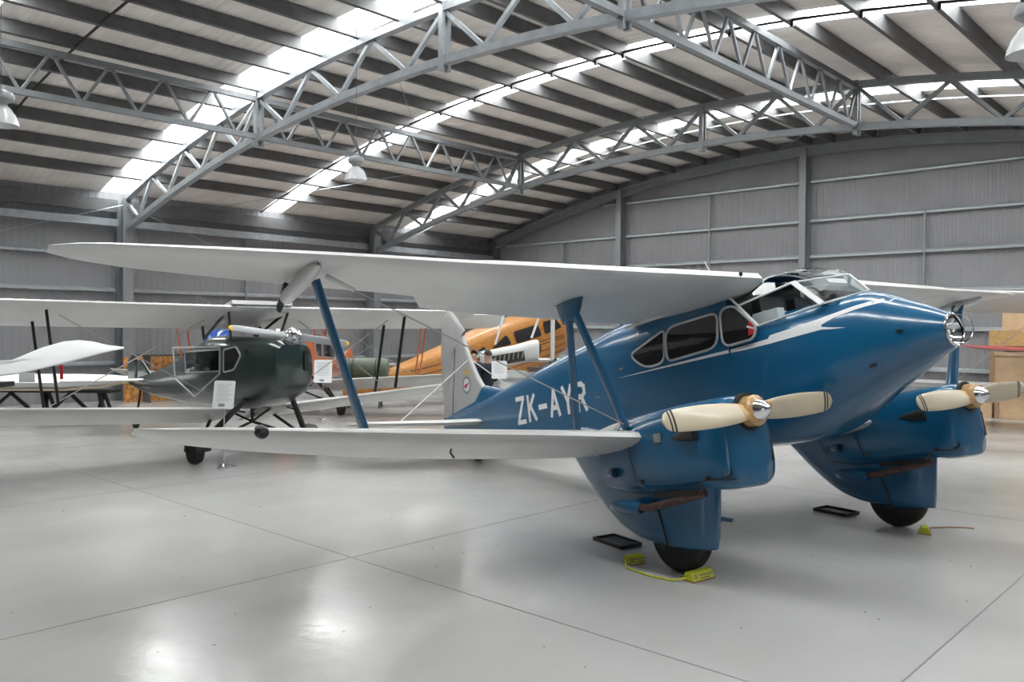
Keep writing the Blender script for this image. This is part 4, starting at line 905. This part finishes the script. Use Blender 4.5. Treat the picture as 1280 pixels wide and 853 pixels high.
for y in (-1.2, ): MB().bar((0, y, 0), (0, y, 1.74), .08, .08).bar((-.4, y, .03), (.4, y, .03), .3, .05).build('support_stand', 'steeldk', rw)
def crate(loc, dims, label, mat='crate', frames=True):
    t = thing('wooden_crate', label, 'crate', loc, 0, 'crates against the right wall'); dx, dy, dz = dims
    MB().box((0, 0, dz/2), dims).build('plywood_box', mat, t, False)
    if frames:
        for y in (-dy/2+.05, dy/2-.05): MB().box((-dx/2-.012, y, dz/2), (.025, .1, dz)).build('batten', 'cratedk', t, False)
        for z in (.05, dz-.05): MB().box((-dx/2-.012, 0, z), (.024, dy-.2, .09)).build('batten', 'crate', t, False)
    return t
crate((23.9, 3.6, 0), (1.3, 3.6, .78), 'lowest tan crate on the floor, behind the farther propeller', 'crate')
crate((23.9, 3.72, .80), (1.3, 3.6, .84), 'large tan crate behind the red wing tip', 'crate')
crate((23.85, 3.72, 1.78), (1.2, 3.66, .38), 'shallow orange-tan crate above the red wing tip', 'tanwood', False)
crate((23.9, 3.55, 2.17), (1.0, 3.5, .42), 'topmost pale crate, half hidden by the silver wing', 'crate', False)
MB().box((23.85, 3.72, 1.71), (1.1, 3.4, .14)); 
o = MB().box((0, 0, .07), (1.0, 3.3, .14)).build('pallet', 'dark', None, False); o.location = (23.9, 3.6, 1.64); tag(o, 'black pallet slab between two stacked crates', 'pallet')
crate((23.6, 5.75, 0), (.6, .55, .36), 'small tan box on the floor left of the crate stack', 'crate', False)
crate((23.75, 5.6, .36), (.4, .35, .42), 'small orange-tan box standing on a lower box', 'tanwood', False)
t = thing('wire_frame', 'thin grey wire frame standing over the topmost crate', 'frame', (23.1, 4.8, 2.59)); 
MB().tube([(.2, .6, 0), (.2, .75, .32), (.2, -1.4, .42), (.2, -1.4, 0)], .014, 6).build('wire', 'bolt', t)
# ================================================================== FAR LEFT: covered tail parts on trestle, plywood, odds and ends
gl = thing('white_glider_wing', 'white pointed wing panel lying low on black trestles at far left', 'wing', P_(-8.3, 18.0), radians(-47))
# local x = image right, y = away
MB().loft([[Vector((x, dy*c, z+dz*c)) for dy, dz in ((-.6, .02), (-.3, .14), (.2, .16), (.6, .04), (.2, -.12), (-.35, -.16))] for x, c, z in ((-4.0, 1.0, .88), (-1.0, 1.0, .90), (-.3, .75, .93), (.12, .35, .97), (.28, .04, .985))], True).build('wing_panel', 'cover', gl, True, 40)
MB().loft([[Vector((x, -.44*c+dy, z+dz)) for dy, dz in ((0, -.05), (-.03, .0), (.04, .0))] for x, c, z in ((-4.0, 1, .77), (-1.0, 1, .79), (-.3, .72, .85), (.15, .3, .94))], True).build('leading_edge_tape', 'cream', gl)
tb = thing('black_trestle', 'black trestle carrying the white wing panel at far left', 'trestle', P_(-9.9, 18.1), radians(-47))
for x in (-1.4, -.1, 1.1):
    MB().bar((x-.2, .2, 0), (x, .1, .70), .07, .07).bar((x+.2, -.2, 0), (x, -.1, .70), .07, .07).bar((x+.2, .2, 0), (x, .1, .70), .07, .07).build('trestle_leg', 'dark', tb, False)
MB().box((-.15, 0, .70), (3.1, .5, .05)).build('top_rail', 'dark', tb, False)
m = MB(); m.bar((-1.4, -.15, .1), (-.75, -.15, .66), .06, .06).bar((-.75, -.15, .66), (-.1, -.15, .1), .06, .06).bar((-.1, -.15, .1), (.5, -.15, .66), .06, .06).bar((.5, -.15, .66), (1.1, -.15, .1), .06, .06).build('cross_brace', 'dark', tb, False)
rk = thing('black_rack', 'tall black metal rack standing before the left wall, at far left', 'rack', P_(-12.3, 23.6), radians(-47))
for x in (-.3, .1, .55): MB().tube([(x, 0, 0), (x, 0, 1.15), (x-.12, 0, 1.3), (x-.5, 0, 1.35)], .05, 8).build('upright', 'dark', rk)
for z in (.35, 1.32): MB().box((-1.6, 0, z), (3.6, .08, .07)).build('rail', 'dark', rk, False)
wc = thing('covered_tail_surface', 'large white blade-shaped surface entering from the left edge, before the green wing', 'wing', P_(-5.2, 8.6), radians(-47))
P = [(-1.9, 1.30), (-.60, 1.46), (.0, 1.60), (.5, 1.705), (.85, 1.80), (1.05, 1.845), (1.06, 1.87), (.85, 1.885), (.62, 1.915), (.50, 1.93), (.33, 1.925), (.0, 1.80), (-.35, 1.62), (-.9, 1.48), (-1.9, 1.40)]
P = [(-2.2, 1.40), (-.35, 1.53), (.12, 1.60), (.5, 1.70), (.85, 1.805), (1.04, 1.845), (1.05, 1.865), (.85, 1.885), (.68, 1.925), (.52, 1.945), (.36, 1.93), (.16, 1.86), (-.05, 1.74), (-.25, 1.60), (-.6, 1.50), (-2.2, 1.46)]
P = [(-2.2, 1.52), (-.25, 1.55), (.12, 1.60), (.5, 1.70), (.85, 1.81), (1.04, 1.855), (1.05, 1.875), (.85, 1.895), (.68, 1.93), (.52, 1.945), (.36, 1.93), (.16, 1.86), (-.05, 1.74), (-.25, 1.66), (-.8, 1.62), (-2.2, 1.62)]
Q = densify(rpoly(P, .03, 3), .12); c = Vector((.2, 1.75)); rings = []
for k, d in ((1, 0), (.97, .012), (.90, .024), (.6, .035), (.02, .035)):
    rings.append([(c.x+(q.x-c.x)*k, d, c.y+(q.y-c.y)*k) for q in Q])
m = MB()
for sg in (-1, 1): m.loft([[Vector((a, sg*b+(cc-1.5)*1.2, cc)) for a, b, cc in r] for r in rings], False)
m.build('fabric_skin', 'cover', wc)
MB().box((-1.3, .1, 1.49), (2.6, .25, .05)).build('support_beam', 'dark', wc, False)
for x in (-2.3, -1.7): MB().bar((x, .1, 0), (x, .1, 1.47), .07, .07).build('support_leg', 'dark', wc, False)
MB().box((.27, -.02, 1.57), (.16, .008, .10)).build('white_label', 'board', wc, False)
MB().box((.51, .19, 1.615), (.03, .008, .15)).build('red_ribbon', 'red', wc, False)
o = MB().box((0, 0, .62), (1.45, .03, 1.24)).build('plywood_sheet', 'osb', None, False); o.location = (10.5, 23.7, 0); tag(o, 'orange strand board sheet leaning by the left wall column', 'board')
MB_ = MB().box((0, 0, 1.28), (1.5, .5, .02)); MB_.box((0, 0, 1.31), (1.7, .6, .03)); MB_.box((-.7, 0, .64), (.05, .4, 1.28)).box((.7, 0, .64), (.05, .4, 1.28))
o = MB_.build('work_bench', 'steeldk', None, False); o.location = (10.9, 23.2, 0); tag(o, 'narrow grey bench against the left wall behind the green tail', 'bench')
bc = thing('blue_white_fuselage', 'rounded cobalt blue and white aircraft nose behind the green biplane', 'aircraft', P_(-7.95, 22.6), radians(-47))
MB().lathe([(.001, -.4), (.15, -.36), (.24, -.2), (.27, .0), (.27, .5)], (0, 0, 1.72), (0, .97, .2), 28, True).build('nose', 'cobalt', bc)
MB().lathe([(.001, -.40), (.14, -.36), (.23, -.2), (.25, .0), (.25, .5)], (-.03, -.06, 1.58), (0, .97, .2), 28, True).build('lower_cowl', 'white', bc)
MB().lathe([(.26, .45), (.20, 1.1), (.1, 1.8)], (0, 0, 1.66), (0, 1, 0), 28, True).build('fuselage', 'white', bc)
MB().bar((-.3, .1, 0), (-.2, .1, 1.3), .06, .06).bar((.3, .1, 0), (.2, .1, 1.3), .06, .06).bar((0, 1.6, 0), (0, 1.6, 1.6), .06, .06).build('stand', 'steeldk', bc, False)
ol = thing('olive_drum', 'large olive drab cylinder lying on a cradle behind the orange biplane', 'tank', P_(-3.85, 22.2), radians(-47))
MB().lathe([(.001, -.62), (.24, -.60), (.29, -.5), (.30, 0), (.29, .5), (.24, .60), (.001, .62)], (0, 0, 1.02), (1, 0, 0), 32).build('tank_shell', 'olive', ol)
MB().tor((-.3, 0, 1.02), (1, 0, 0), .30, .015, 32).build('tank_band', 'dark', ol); MB().tor((.3, 0, 1.02), (1, 0, 0), .30, .015, 32).build('tank_band', 'dark', ol)
MB().bar((-.4, .2, 0), (-.4, .1, .80), .05, .05).bar((-.4, -.2, 0), (-.4, -.1, .80), .05, .05).bar((.4, .2, 0), (.4, .1, .80), .05, .05).bar((.4, -.2, 0), (.4, -.1, .80), .05, .05).build('cradle', 'steeldk', ol, False)
